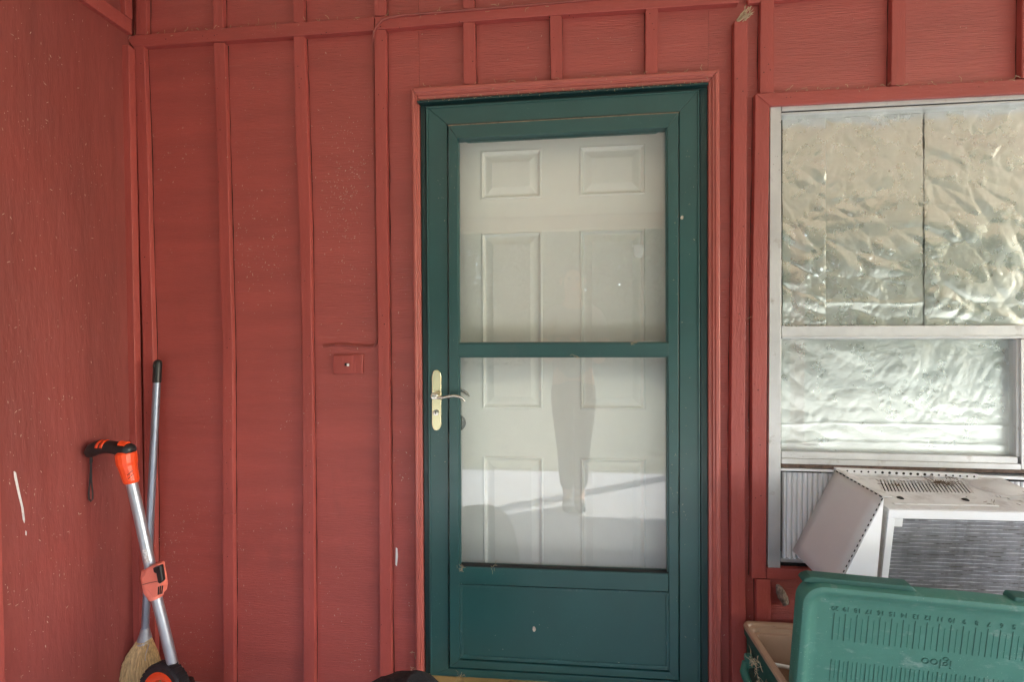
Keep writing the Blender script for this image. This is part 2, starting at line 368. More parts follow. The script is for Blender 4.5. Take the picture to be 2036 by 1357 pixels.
# nail heads on battens (tiny, one part)
# flat dark strips along batten edges: cracks with shade painted in
ck = MB()
def crack_shade(x0, y0, x1, y1, w=1.6):
    n = max(2, int(abs(y1-y0)+abs(x1-x0))//22); side_ = []; other = []
    hor = abs(x1-x0) > abs(y1-y0)
    for k in range(n+1):
        t = k/n; x, y = x0+(x1-x0)*t, y0+(y1-y0)*t; ww = w*max(.12, .55+1.3*noise.noise(Vector((x*.021, y*.021, 5))))
        side_.append(P(x-(0 if hor else ww*.5), y-(ww*.5 if hor else 0), -.0009)); other.append(P(x+(0 if hor else ww*.5), y+(ww*.5 if hor else 0), -.0009))
    m_ = len(side_); ck.add(side_+other, [(k, k+1, m_+k+1, m_+k) for k in range(m_-1)])
for o_ in [c for c in wall.children if c.name.split('.')[0] in ('batten', 'window_casing', 'band_board', 'door_casing')]:
    vs_ = [v.co+o_.location+Vector(wall.location) for v in o_.data.vertices]
    zmin, zmax = min(v.z for v in vs_), max(v.z for v in vs_); xmin, xmax = min(v.x for v in vs_), max(v.x for v in vs_)
    def pix(p):
        d_ = p-CAM; z_ = d_.dot(_f); return W0/2+FPX*d_.dot(_r)/z_, H0/2-FPX*d_.dot(_u)/z_
    back = [v for v in vs_ if v.y > -.001]
    if zmax-zmin > xmax-xmin:
        rows_b = sorted(back, key=lambda v: v.z)
        for sgn in (0, 1):
            pts_ = [(min if sgn == 0 else max)(rows_b[i:i+2], key=lambda v: v.x) for i in range(0, len(rows_b)-1, 2)]
            pp_ = [pix(Vector((v.x, 0, v.z))) for v in pts_]
            for a_, b_ in zip(pp_, pp_[1:]): crack_shade(a_[0], a_[1], b_[0], b_[1], 2.9)
M['crack_shade'] = mat('painted_crack_shade', (.045, .014, .011), .9, var=.3, vscale=40)
tag(ck.build('batten_crack_shade', M['crack_shade'], wall), kind='stuff')
nm = MB()
def disc(m, c, r, n=8, dy=-.0006, ax='Y'):
    m.add([(c.x+r*math.cos(2*math.pi*k/n), c.y+dy, c.z+r*math.sin(2*math.pi*k/n)) for k in range(n)], [tuple(range(n))])
for x0, x1, ya, yb, yf in ((270, 283, 110, 300, T), (286, 300, 500, 1300, T), (430, 442, 100, 400, T), (446, 460, 600, 1300, T), (590, 600, 90, 240, T), (603, 616, 500, 1300, T), (750, 763, 80, 420, T), (756, 772, 600, 1300, T), (925, 941, 55, 160, T), (1098, 1114, 40, 150, T), (1288, 1304, 25, 140, T), (1463, 1478, 60, 1200, -.024), (1503, 1524, 200, 560, -.022), (1499, 1520, 600, 1140, -.022), (1518, 1534, 10, 170, T)):
    for k in range(9 if yb-ya > 400 else 4):
        disc(nm, P(random.uniform(x0, x1), random.uniform(ya, yb), yf), random.uniform(.0009, .0021))
for k in range(26):
    x = random.uniform(300, 2000); t = (x-250)/1250
    disc(nm, P(x, 82-64*t+random.uniform(-6, 6), -.021) if x < 1160 else P(x, 197-(x-1500)*.055, -.024) if x > 1540 else P(760, 80, T), random.uniform(.001, .002))
tag(nm.build('nail_holes', M['dark'], wall), kind='stuff')

# ---- side wall at the left
side = empty('side_wall', (XC, -.4, 0), 'red side wall, some shade put into its colour, meeting the house wall at the left corner', 'wall')
MB().box((XC-.012, -1.6, 0), (XC, -.0005, 2.6)).build('siding_sheet', M['sidewall_shaded'], side)  # unseen outer length added to block light from the left
MB().box((XC-.12, -1.6, 0), (XC-.013, .0, 2.6)).build('framing', M['dark'], side)
def sideboard(y0, y1, z0, z1, th, name='batten', mt='batten'):
    MB().box((XC-.003, y0, z0), (XC+th, y1, z1)).build(name, M[mt], side, bevel=.0022)
zt = P(269, 37, -.03).z; zb = P(268, 66, -.03).z
m = MB(); a = P(240, 89, -.047)
m.add([(XC-.003, -.047, 0), (XC+.026, -.047, 0), (XC+.026, -.0205, 0), (XC-.003, -.0205, 0), (XC-.003, -.047, a.z), (XC+.025, -.047, a.z), (XC+.025, -.0205, a.z), (XC-.003, -.0205, a.z)],
      [(0,3,2,1),(4,5,6,7),(0,1,5,4),(1,2,6,5),(2,3,7,6),(3,0,4,7)]); m.build('batten', M['batten'], side, bevel=.002)
sideboard(-1.6, -.024, zb, zt, .018, 'band_board', 'trimh')
sideboard(-.050, -.022, zt+.002, 2.6, .019)
yb1 = PX(5, 1100, XC+.019).y
sideboard(yb1-.043, yb1, 0, zb-.002, .019)
sideboard(yb1-.043, yb1, zt+.002, 2.6, .019)
# white paint smear on the side wall
def sidepoly(pts, off=.0012):
    m = MB(); m.prism([PX(x, y, XC)+Vector((off, 0, 0)) for x, y in pts], (-.0011, 0, 0)); return m
sm = sidepoly([(27, 938), (31, 940), (36, 965), (40, 985), (46, 1010), (49, 1035), (48, 1041), (45, 1034), (42, 1010), (37, 990), (32, 968), (28, 950)])
sm.build('paint_smear', M['paper'], side)
sidepoly([(50.5, 1056), (52.5, 1058), (52, 1066), (50.5, 1064)]).build('paint_smear', M['paper'], side)
fk = poly([(787, 1090), (790, 1092), (791, 1108), (789, 1127), (786, 1124), (786.5, 1108)], -.0014, -.0002)
fk.build('paint_flake', M['paper'], wall)

# ================================================================ ENTRY DOOR (white, behind the storm door)
YE = .075
ed = empty('entry_door', (P(1120, 700, YE).x, YE, .12), 'white six panel entry door seen through the storm door glass', 'door')
cols = [P(x, 700, YE).x for x in (835, 958, 1079, 1153, 1283, 1412)]
cols[0] -= .03; cols[-1] += .03
rows = [P(1118, y, YE).z for y in (120, 293, 392, 459, 815, 910, 1252, 1345)]
slab = MB()
for i in range(5):
    for j in range(7):
        if i in (1, 3) and j in (1, 3, 5): continue
        x0, x1 = cols[i], cols[i+1]; z0, z1 = rows[j], rows[j+1]
        slab.add([(x0, YE, z0), (x1, YE, z0), (x1, YE, z1), (x0, YE, z1)], [(0, 1, 2, 3)])
slab.add([(cols[0], YE+.04, rows[-1]), (cols[-1], YE+.04, rows[-1]), (cols[-1], YE+.04, rows[0]), (cols[0], YE+.04, rows[0])], [(0, 1, 2, 3)])
slab.build('slab', M['white'], ed)
for i in (1, 3):
    for j in (1, 3, 5):
        x0, x1 = cols[i], cols[i+1]; z1, z0 = rows[j], rows[j+1]
        loops = []
        for ins, dy in ((0, 0), (.003, -.0035), (.006, -.004), (.010, .0), (.013, .0065), (.017, .0075), (.022, .0065), (.040, .0005), (.043, -.0005)):
            loops.append([Vector((x0+ins, YE+dy, z0+ins)), Vector((x1-ins, YE+dy, z0+ins)), Vector((x1-ins, YE+dy, z1-ins)), Vector((x0+ins, YE+dy, z1-ins))])
        MB().loft(loops, False, True).build('panel', M['white'], ed)
kc = P(905, 846, .03)
m = MB(); m.tube([Vector((kc.x, YE, kc.z)), Vector((kc.x, YE-.01, kc.z)), Vector((kc.x, YE-.02, kc.z)), Vector((kc.x, YE-.035, kc.z)), Vector((kc.x, YE-.05, kc.z)), Vector((kc.x, YE-.056, kc.z))], [.03, .03, .012, .022, .024, .012], 20)
m.build('knob', M['black'], ed, smooth=True)
# jamb sides between both doors
jm = empty('door_jamb', (P(1120, 700).x, .05, .1), 'green painted jamb lining between storm door and entry door', 'door jamb')
MB().box((dl-.02, .0, .1), (dl+.004, YE+.05, dt+.03)).build('side_jamb', M['greenframe'], jm)
MB().box((dr-.004, .0, .1), (dr+.02, YE+.05, dt+.03)).build('side_jamb', M['greenframe'], jm)
MB().box((dl+.0045, .0, dt), (dr-.0045, YE+.05, dt+.03)).build('head_jamb', M['greenframe'], jm)
th = empty('threshold', (P(1120, 1350).x, 0, 0), 'worn bare wood threshold under the green storm door', 'threshold')
zth = P(880, 1349, -.03).z-.002
MB().box((dl-.01, -.10, zth-.045), (dr+.02, .2, zth)).build('sill_board', M['sill'], th, bevel=.004)
MB().box((dl-.005, -.085, 0), (dr+.015, .2, zth-.047)).build('riser', M['batten'], th)

# ================================================================ STORM DOOR (green)
sd = empty('storm_door', (P(1120, 700).x, -.01, zth), 'dark green storm door with two glass panes and a brass handle plate', 'door')
def member(o, i, a, b, Yf, Yb, name, mt='green', bev=.0018, parent=None):
    """mitred frame member between corner a and corner b of outer/inner quads"""
    return poly([o[a], o[b], i[b], i[a]], Yf, Yb).build(name, M[mt], parent or sd, bevel=bev)
def ring(o, i, Yf, Yb, names, mt='green', bev=.0018, parent=None):
    return [member(o, i, k, (k+1) % 4, Yf, Yb, names[k], mt, bev, parent) for k in range(4)]
# outer fixed frame (top-left, top-right, bottom-right, bottom-left)
F_o = [(835.5, 199.5), (1407, 163.5), (1408, 1376), (846, 1350)]
F_i = [(845.5, 211), (1391.5, 177.5), (1394, 1376), (856, 1350)]
for k, nmx in ((0, 'frame_head'), (1, 'frame_side'), (3, 'frame_side')):
    member(F_o, F_i, k, (k+1) % 4, -.012, .0, nmx, 'greenframe')
# drip cap at head
poly([(828, 200), (1409, 163), (1409, 167), (830, 204)], -.036, -.004).build('drip_cap', M['greenframe'], sd, bevel=.001)
R1o = [(846.5, 211.5), (1390.5, 178.5), (1393, 1374), (855, 1344)]
R1i = [(889, 247), (1351, 221), (1351.5, 1357), (892, 1331)]
ring(R1o, R1i, -.022, .006, ('rail', 'stile', 'rail', 'stile'))
# edge bead on the leaf
R0i = [(855, 218.5), (1384, 185), (1386, 1367), (862.5, 1338)]
ring(R1o, [( (a[0]+b[0])/2, (a[1]+b[1])/2) for a, b in zip(R1o, R0i)], -.0255, -.0225, ('edge_bead',)*4, bev=.0012)
# inner frame, proud of the outer one
R2o = [(891.5, 250), (1349, 224), (1349.5, 1354), (894, 1328)]
R2i = [(909.5, 275), (1327, 253), (1331, 1339), (913.5, 1314)]
ring(R2o, R2i, -.031, .006, ('inner_rail', 'inner_stile', 'inner_rail', 'inner_stile'))
# dusty ledge on top of inner frame
poly([(890, 248.3), (1350, 222.2), (1350, 224.4), (891, 250.6)], -.0295, -.0225).build('dust_line', M['dusty'], sd)
# rails
def hb(yl0, yr0, yl1, yr1, Yf, Yb, name, x0=911, x1=1329.5, mt='green', bev=.0018):
    return poly([(x0, yl0), (x1, yr0), (x1, yr1), (x0, yl1)], Yf, Yb).build(name, M[mt], sd, bevel=bev)
hb(684.5, 683, 709, 708.5, -.031, .004, 'mid_rail')
hb(1128, 1142.5, 1162, 1178, -.031, .004, 'lock_rail')
# kick panel
hb(1165, 1181, 1309, 1332, -.025, .003, 'kick_panel', 917, 1327)
pq = [(913, 1163.5), (1330, 1179.5), (1331, 1335), (914.5, 1311)]
ring(pq, [(918.5, 1168.5), (1324, 1184), (1325, 1327), (920.5, 1304)], -.029, -.0235, ('panel_bead',)*4, 'greenworn')
# glazing beads and panes
def pane(q, ybead, yg, name='glass_pane'):
    inn = [(q[0][0]+3.2, q[0][1]+3.2), (q[1][0]-3.2, q[1][1]+3.2), (q[2][0]-3.2, q[2][1]-3.2), (q[3][0]+3.2, q[3][1]-3.2)]
    ring(q, inn, ybead, yg-.002, ('glazing_bead',)*4, bev=.001)
    poly([(q[0][0]+1, q[0][1]+1), (q[1][0]-1, q[1][1]+1), (q[2][0]-1, q[2][1]-1), (q[3][0]+1, q[3][1]-1)], yg, yg+.003).build(name, M['glass'], sd)
pane([(907.5, 273), (1327, 251), (1328.5, 683.5), (911, 684.5)], -.026, -.010)
pane([(911.5, 708.5), (1329, 708), (1330, 1142.5), (913.5, 1128)], -.026, -.014)
# top retainer with chamfered ends, seen through the top edge of the pane
poly([(911, 276.5), (1324, 254.5), (1304, 265), (931, 284)], -.0055, -.002).build('pane_retainer', M['green'], sd)
# sill dust lines
poly([(912, 680.6), (1328, 680), (1328, 683), (912, 684)], -.0255, -.0135).build('dust_line', M['dusty'], sd)
poly([(916, 1123), (1329, 1138.5), (1329, 1141.5), (916, 1127)], -.0265, -.0145).build('gasket', M['dark'], sd)
# handle plate
def ell(cx, cy, rx, ry, n, a0=0, a1=2*math.pi): return [(cx+rx*math.cos(a0+(a1-a0)*k/n), cy+ry*math.sin(a0+(a1-a0)*k/n)) for k in range(n+(0 if a1-a0 > 6 else 1))]
pl = [(858.5, 749), (860, 742)] + [(862.5, 737.5), (867.5, 736), (872.5, 737.5)] + [(875.5, 742), (877, 749), (877, 845), (875.5, 851)] + [(872.5, 855.5), (867.5, 857.3), (862.5, 855.5)] + [(860, 851), (858.5, 845)]
poly(pl, -.0275, -.0215).build('handle_plate', M['brass'], sd, bevel=.0018, seg=3)
hc = P(863, 788, -.05)
m = MB(); m.tube([P(866, 787, -.028), P(865, 787, -.036), P(863.5, 788, -.046), P(863, 788, -.058), P(863, 788, -.0605)], [.0125, .0085, .0095, .0115, .006], 18)
hb_ = m.build('lever_hub', M['nickel'], sd, smooth=True)
m = MB(); m.tube([P(864, 789, -.052), P(871, 791.5, -.054), P(880, 791.5, -.056), P(891, 789, -.058), P(902, 787.3, -.058), P(912, 789, -.056), P(919, 793, -.053), P(924.5, 799, -.050)], [.006, .0055, .0048, .0045, .0050, .0052, .0042, .0015], 12, flat=.75)
m.build('lever', M['nickel'], sd, smooth=True)
m = MB(); lc = P(867, 821, -.028); m.tube([lc, lc+Vector((0, -.004, 0)), lc+Vector((0, -.0045, 0))], [.0105, .0100, .0085], 20); cyl = m.build('lock_cylinder', M['nickel'], sd, smooth=True)
MB().box((lc.x-.0013, lc.y-.0053, lc.z-.0045), (lc.x+.0013, lc.y-.0047, lc.z+.0045)).build('keyhole', M['dark'], cyl)
# inside lever seen through the glass
m = MB(); m.tube([P(906, 776, .035), P(914, 776, .037), P(922, 778, .037), P(929, 783, .035), P(934, 789, .032)], [.006, .006, .0055, .0045, .0015], 10, flat=.75)
m.build('inside_lever', M['nickel'], sd, smooth=True)
# wad of something pale stuck on the kick panel, and chips
m = MB(); c = P(1062, 1252, -.0255)
m.add([(c.x+.008*math.cos(k)*random.uniform(.7, 1.1)*(.8 if k % 2 else 1), c.y-.0008, c.z+.0105*math.sin(k)*random.uniform(.8, 1.1)) for k in [i*2*math.pi/11 for i in range(11)]], [tuple(range(11))])
m.build('paint_chip', M['fleck'], sd)
m = MB(); c = P(1356, 433, -.0225)
m.add([(c.x+.0055*math.cos(k)*random.uniform(.7, 1.1), c.y-.0008, c.z+.0075*math.sin(k)*random.uniform(.7, 1.1)) for k in [i*2*math.pi/9 for i in range(9)]], [tuple(range(9))])
m.build('paint_chip', M['fleck'], sd)
# little clear sticker on the inside of the upper pane
st = poly([(1258, 487), (1280, 486.5), (1277, 512), (1262, 512.5)], -.0055, -.0052).build('pane_sticker', M['paper'], sd)

# ================================================================ WINDOW
M['nestd'] = mat('brown_grime', (.13, .085, .065), .85, var=.5, vscale=60)
win = empty('window', (P(1800, 900).x, 0, wb), 'weathered aluminium sash window lined with foil', 'window')
XR = 2075
def wpoly(pts, Yf, Yb, name, mt='alu', bev=.0012, parent=None): return poly(pts, Yf, Yb).build(name, M[mt], parent or win, bevel=bev)
wpoly([(1531.5, 210.5), (1553.5, 210.5), (1553.5, 648), (1552, 1131), (1527, 1131), (1530, 648)], -.014, .05, 'frame_side')
wpoly([(1554.5, 209.5), (XR, 182), (XR, 194), (1554.5, 221)], -.014, .05, 'frame_head')
wpoly([(1554.5, 221.6), (XR, 194.6), (XR, 197), (1554.5, 224)], -.012, .03, 'head_gasket', 'dark', 0)
wpoly([(1554.5, 224.3), (XR, 197.3), (XR, 200), (1554.5, 227)], -.012, .03, 'head_lip', 'alu', 0)
wpoly([(1554.5, 649), (XR, 647), (XR, 674), (1554.5, 673)], -.012, .03, 'meeting_rail')
wpoly([(1554, 668), (XR, 667.5), (XR, 671), (1554, 670.5)], -.0145, -.0125, 'rail_lip')
wpoly([(1554, 898.5), (2024, 909.5), (2024, 923), (1554, 911.5)], -.008, .03, 'bottom_rail')
wpoly([(1554, 912.5), (2030, 924), (2030, 935), (1554, 923)], -.014, .03, 'bottom_rail')
wpoly([(1554, 923.5), (XR, 935.5), (XR, 943), (1554, 930.5)], -.011, .03, 'sill_gap', 'nestd', 0)
wpoly([(2021, 675), (2028, 675), (2028, 909), (2021, 909)], -.006, .03, 'sash_stile')
wpoly([(2030, 675), (XR, 675), (XR, 936), (2031, 934)], -.012, .03, 'frame_side')
wpoly([(1553, 1112), (1665, 1117), (1665, 1124), (1553, 1119)], -.004, .05, 'sill_lip')
wpoly([(1553, 1121), (XR, 1140), (XR, 1160), (1553, 1133)], .004, .06, 'sill', 'dark')
poly([(1556, 224), (XR, 197), (XR, 648), (1556, 648)], .001, .003).build('glass_pane', M['winglass'], win)
poly([(1554, 674), (2021, 674), (2021, 908), (1554, 898)], .003, .005).build('glass_pane', M['winglass'], win)
MB().box((wl-.02, .075, wb-.03), (wr+.6, .09, wt+.03)).build('interior_backing', M['dark'], win)

# ---- foil sheets
def crumple(x, z, seed, amp, pinch, fold):
    q = Vector((x, z, seed*7.31))
    wv = noise.noise_vector(q*4.0)*.06
    a = q+wv
    h = 0
    for k, (sx, sz, s, w_) in enumerate(((2.1, 4.2, .9, 1), (4.5, -3.4, 1.3, .8), (1.5, 8.0, 1.7, .5))):
        u = a.x*sx + a.y*sz + .8*noise.noise(a*2.3*s+Vector((k*9.1, 0, 0)))
        h += .0055*w_*abs((u+seed*.37) % 1.0-.5)
    b = Vector((a.x, a.y*1.5+a.x*.6, a.z))
    d = noise.voronoi(b*8.0)[0]; h += (d[1]-d[0])*.0095
    g = .35+1.2*max(0, noise.noise(a*4+Vector((0, 3, 0))))
    c = Vector((a.x*1.4-a.y*.5, a.y, a.z))
    d = noise.voronoi(c*21.0)[0]; h += (d[1]-d[0])*.0052*g
    d = noise.voronoi(a*47.0)[0]; h += (d[1]-d[0])*.0016*max(0, .15+1.3*noise.noise(a*6+Vector((4, 0, 0))))
    for (cx, cz, st) in pinch:
        dx, dz = x-cx, z-cz; r = math.hypot(dx, dz)+1e-4; an = math.atan2(dz, dx)
        h += .0025*st*min(1, r/.02)*math.exp(-r/.06)*(abs(((an*5.3/math.pi+1.6*noise.noise(Vector((an*1.7, seed, 0)))) % 1)-.5))*2.0
    for (z0, wd_, st) in fold:
        zz = z-z0+.012*noise.noise(Vector((x*6, seed, 2)))
        h += .008*st*max(0, 1-abs(zz)/wd_)
    return h*amp
def foil(q, Y, name, mt, label, seed, amp, nx, nz, pinch=(), fold=(), flatedge=.03):
    c = [P(x, y, Y) for x, y in q]; m = MB(); vs = []
    for j in range(nz+1):
        for i in range(nx+1):
            u, v = i/nx, j/nz
            p = (c[0]*(1-u)+c[1]*u)*(1-v) + (c[3]*(1-u)+c[2]*u)*v
            e = min(1, min(u*(c[1]-c[0]).length, (1-u)*(c[1]-c[0]).length, v*(c[0]-c[3]).length*1.5, (1-v)*(c[0]-c[3]).length)/.006*.25+.75)
            vs.append(p+Vector((0, -crumple(p.x, p.z, seed, amp, pinch, fold)*e, 0)))
    fs = [(j*(nx+1)+i, j*(nx+1)+i+1, (j+1)*(nx+1)+i+1, (j+1)*(nx+1)+i) for j in range(nz) for i in range(nx)]
    m.add(vs, fs); o = m.build(name, M[mt], None, smooth=False)
    for p_ in o.data.polygons: p_.use_smooth = True
    return tag(o, label, 'foil', 'foil sheets lining the window')
def pp(x, y): q = P(x, y, .03); return q.x, q.z
foil([(1555, 214), (1641, 210), (1641, 650), (1555, 650)], .030, 'foil_sheet', 'foil', 'narrow crumpled foil strip at the left of the upper window sash', 1, .60, 60, 190, [(*pp(1600, 500), .5)])
foil([(1639, 211), (1838, 200), (1838, 650), (1639, 650)], .034, 'foil_sheet', 'foil', 'wrinkled foil sheet in the middle of the upper window sash', 2, .54, 110, 200, [(*pp(1750, 600), .7), (*pp(1715, 250), .6)], [(pp(1700, 602)[1], .012, .35)])
foil([(1837, 200), (XR, 188), (XR, 650), (1837, 650)], .031, 'foil_sheet', 'foil', 'wrinkled foil sheet at the right of the upper window sash', 3, .50, 110, 200, [(*pp(1839, 518), 1.0), (*pp(2030, 450), .6)])
foil([(1553, 673), (2022, 673), (2022, 911), (1553, 901)], .020, 'foil_sheet', 'foil2', 'bright foil sheet behind the lower window sash above the air conditioner', 4, .30, 210, 110, [(*pp(1700, 740), .5), (*pp(1990, 700), .8)], [(pp(1700, 842)[1], .006, .35), (pp(1700, 880)[1], .010, .5)])

# ================================================================ AIR CONDITIONER
A0 = P(1668, 941, -.004)
ac = empty('air_conditioner', (A0.x-.008, -.002, A0.z), 'dusty white window air conditioner with exposed grey coil under the foil window', 'air conditioner')
ac.rotation_euler = (rad(7.5), 0, rad(1.5))
AW, AD, AH = .475, .225, .305
def lb(a, b, name, mt='acwhite', bev=.0015, parent=ac): return MB().box(a, b).build(name, M[mt], parent, bevel=bev, local=True)
# top plate with slots: a frame of bars plus slanted slats over a dark void
slx0, slx1, sly0, sly1 = .055, .345, -.125, -.045
for a, b in (((0, -AD, -.012), (slx0, .08, 0)), ((slx1, -AD, -.012), (AW, .08, 0)), ((slx0, -AD, -.012), (slx1, sly0, 0)), ((slx0, sly1, -.012), (slx1, .08, 0))):
    lb(a, b, 'top_plate', bev=0)
lb((slx0, sly0, -.05), (slx1, sly1, -.03), 'void', 'dark', 0)
ns = 26
for k in range(ns):
    x = slx0+.024+(slx1-slx0-.048)*k/(ns-1); m = MB()
    sh = -.040
    w_ = .0026
    m.prism([(x-w_-sh/2, sly1, -.001), (x+w_-sh/2, sly1, -.001), (x+w_+sh/2, sly0, -.001), (x-w_+sh/2, sly0, -.001)], (0, 0, -.0025))
    m.build('louver_slat', M['acwhite'], ac, local=True)
MB().prism([(slx0, sly0, -.0005), (slx0, sly1, -.0005), (slx0+.040, sly1, -.0005)], (0, 0, -.003)).build('top_plate', M['acwhite'], ac, local=True)
MB().prism([(slx1, sly1, -.0005), (slx1, sly0, -.0005), (slx1-.040, sly0, -.0005)], (0, 0, -.003)).build('top_plate', M['acwhite'], ac, local=True)
# pressed ribs and ridges on the top
lb((.03, -.205, .0003), (.30, -.197, .0045), 'pressed_rib', bev=.002)
lb((.02, -.024, .0003), (.24, -.016, .007), 'pressed_rib', bev=.002)
lb((.262, -.040, .0003), (.268, -.006, .009), 'pressed_rib', bev=.002)
for k in range(3):
    lb((.345+.02*k, -.150-.012*k, .0003), (.455, -.143-.012*k, .003), 'pressed_rib', bev=.001)
for k in range(3):
    lb((.035, -.150-.010*k, .0003), (.060, -.145-.010*k, .003), 'pressed_rib', bev=.001)
m = MB(); n = 40; vs = [(.40+.062*math.cos(2*math.pi*k/n), -.085+.050*math.sin(2*math.pi*k/n), .0004) for k in range(n)]
vs2 = [(.40+.055*math.cos(2*math.pi*k/n), -.085+.044*math.sin(2*math.pi*k/n), .005) for k in range(n)]
m.loft([[Vector(v) for v in vs], [Vector(v) for v in vs2]], False, True).build('pressed_disc', M['acwhite'], ac, smooth=True, local=True)
for x, y in ((.075, -.165), (.245, -.168)):
    m = MB(); m.tube([(x, y, .0003), (x, y, .003)], [.009, .006], 10); m.build('dimple', M['dark'], ac, local=True)
# sides and front frame
lb((0, -AD+.004, -AH), (.010, .08, -.0125), 'side_plate')
lb((AW-.010, -AD+.004, -AH), (AW, .08, -.0125), 'side_plate')
lb((0.011, -AD+.004, -AH), (AW-.011, .08, -AH+.012), 'base_plate')
FY = -AD-.006
lb((-.002, FY, -.026), (AW+.002, -AD-.0005, -.001), 'front_frame', 'acclean')
lb((-.002, FY, -AH-.002), (.017, -AD-.0005, -.0265), 'front_frame', 'acclean')
lb((AW-.017, FY, -AH-.002), (AW+.002, -AD-.0005, -.0265), 'front_frame', 'acclean')
lb((.0175, FY, -AH-.002), (AW-.0175, -AD-.0005, -AH+.018), 'front_frame', 'acclean')
coil = lb((.0165, -AD+.003, -AH+.013), (AW-.0165, -AD+.02, -.0135), 'coil', 'coil', 0)
for k in range(23):
    z = -.034-k*.0112; m = MB()
    pth = [(.0185+(AW-.037)*i/24, -AD+.0022+.0006*math.sin(i*2.1+k), z+.0004*math.sin(i*1.7+k*2)) for i in range(25)]
    m.tube(pth, .0011, 5); m.build('coil_tube', M['coilrod'], ac, local=True)
lb((.019, -AD-.002, -.052), (.040, -AD+.001, -.028), 'coil_tag', 'paper', 0)
# fitting bar with its row of holes and the accordion wings (set in the window, level)
def Wl(v): return Vector(v)
bar = poly([(1662, 931.5), (1945, 944), (1945, 953.5), (1662, 941)], -.022, -.006)
inv = (Matrix.Translation(ac.location) @ ac.rotation_euler.to_matrix().to_4x4()).inverted()
def acl(mb, name, mt, bev=0, smooth=False):
    mb.v = [inv @ v for v in mb.v]; return mb.build(name, M[mt], ac, bevel=bev, local=True, smooth=smooth)
acl(bar, 'mounting_rail', 'acclean', .001)
for k in range(20):
    t = (k+.6)/20.2; c = P(1662+283*t, 936.3+12.5*t, -.0224)
    hm = MB(); disc(hm, c, .0042 if 5 < k < 14 else .0030, 12); acl(hm, 'hole', 'dark')
for (xa, xb, ya0, yb0, ya1, yb1, n) in ((1554, 1668, 939, 943, 1112, 1116, 11), (1938, 2075, 955, 961, 1145, 1150, 12)):
    for k in range(n):
        t0, t1 = k/n, (k+1)/n; f = lambda a, b, t: a+(b-a)*t
        x0, x1 = f(xa, xb, t0), f(xa, xb, t1); xm = (x0*.45+x1*.55)
        pm = MB(); vs = []
        for (x, t, Y) in ((x0, t0, .010), (xm-1.0, (t0+t1)/2-.01, -.001), (xm+1.2, (t0+t1)/2+.01, -.001), (x1-.4, t1, .010)):
            vs += [P(x, f(ya0, yb0, t), Y), P(x, f(ya1, yb1, t), Y)]
        pm.add(vs, [(0, 2, 3, 1), (2, 4, 5, 3), (4, 6, 7, 5)]); acl(pm, 'pleat', 'acclean')
acl(poly([(1553, 932), (1667, 935), (1667, 940), (1553, 937)], -.010, .02), 'wing_rail', 'acclean', .001)
acl(poly([(1940, 945), (2075, 951), (2075, 957), (1940, 951)], -.010, .02), 'wing_rail', 'acclean', .001)
# ---- folded cover beside the unit
A, D, B = P(1660, 936, -.024), P(1576, 1096, -.030), P(1757, 991, -.232)
Cc = B+(D-A)*.985
fc = empty('side_cover', ((A+D+B+Cc)/4).to_tuple()[:2]+(Cc.z,), 'bent beige sheet cover with perforated edges leaning left of the air conditioner', 'cover panel')
nrm = (B-A).cross(D-A).normalized()
if nrm.y > 0: nrm = -nrm
bm_ = MB(); rows_ = []
for j in range(7):
    for i in range(9):
        u, v = i/8, j/6; p = A+(D-A)*u+(B-A)*v + nrm*(.004*math.sin(math.pi*u)*math.sin(math.pi*v)+.0015*noise.noise(Vector((u*3, v*3, 1))))
        rows_.append(p)
fs = [(j*9+i, j*9+i+1, (j+1)*9+i+1, (j+1)*9+i) for j in range(6) for i in range(8)]
bm_.add(rows_, fs); o = bm_.build('cover_face', M['beige'], fc, smooth=True)
so_ = o.modifiers.new('thick', 'SOLIDIFY'); so_.thickness = .003; so_.offset = 0
E_ = P(1741, 1180, -.234); E1 = P(1764, 1010, -.238)
MB().prism([B+Vector((0, -.001, -.002)), Cc+Vector((.004, -.002, 0)), Cc+Vector((.02, -.002, -.06)), E_+Vector((0, 0, -.05)), E_], (0, .003, 0)).build('cover_cheek', M['acclean'], fc)
def dashes(p, q, n, frac, off):
    for k in range(n):
        a = p+(q-p)*((k+.15)/n); b = p+(q-p)*((k+.15+frac)/n); d = MB(); s_ = (q-p).normalized().cross(nrm)*.0016
        d.prism([a-s_+off, b-s_+off, b+s_+off, a+s_+off], nrm*-.0008); d.build('perforation', M['dark'], fc)
dashes(A+(B-A)*.03, B, 12, .55, nrm*.0024)
dashes(B, Cc, 18, .45, nrm*.0026)
# return flap along the top of the cover
rf = MB(); rf.prism([A+Vector((.004, 0, .003)), B+Vector((.001, .002, .003)), B+Vector((.030, .012, .001)), A+Vector((.030, 0, .001))], (0, 0, -.0015))
rf.build('cover_return', M['acwhite'], fc)

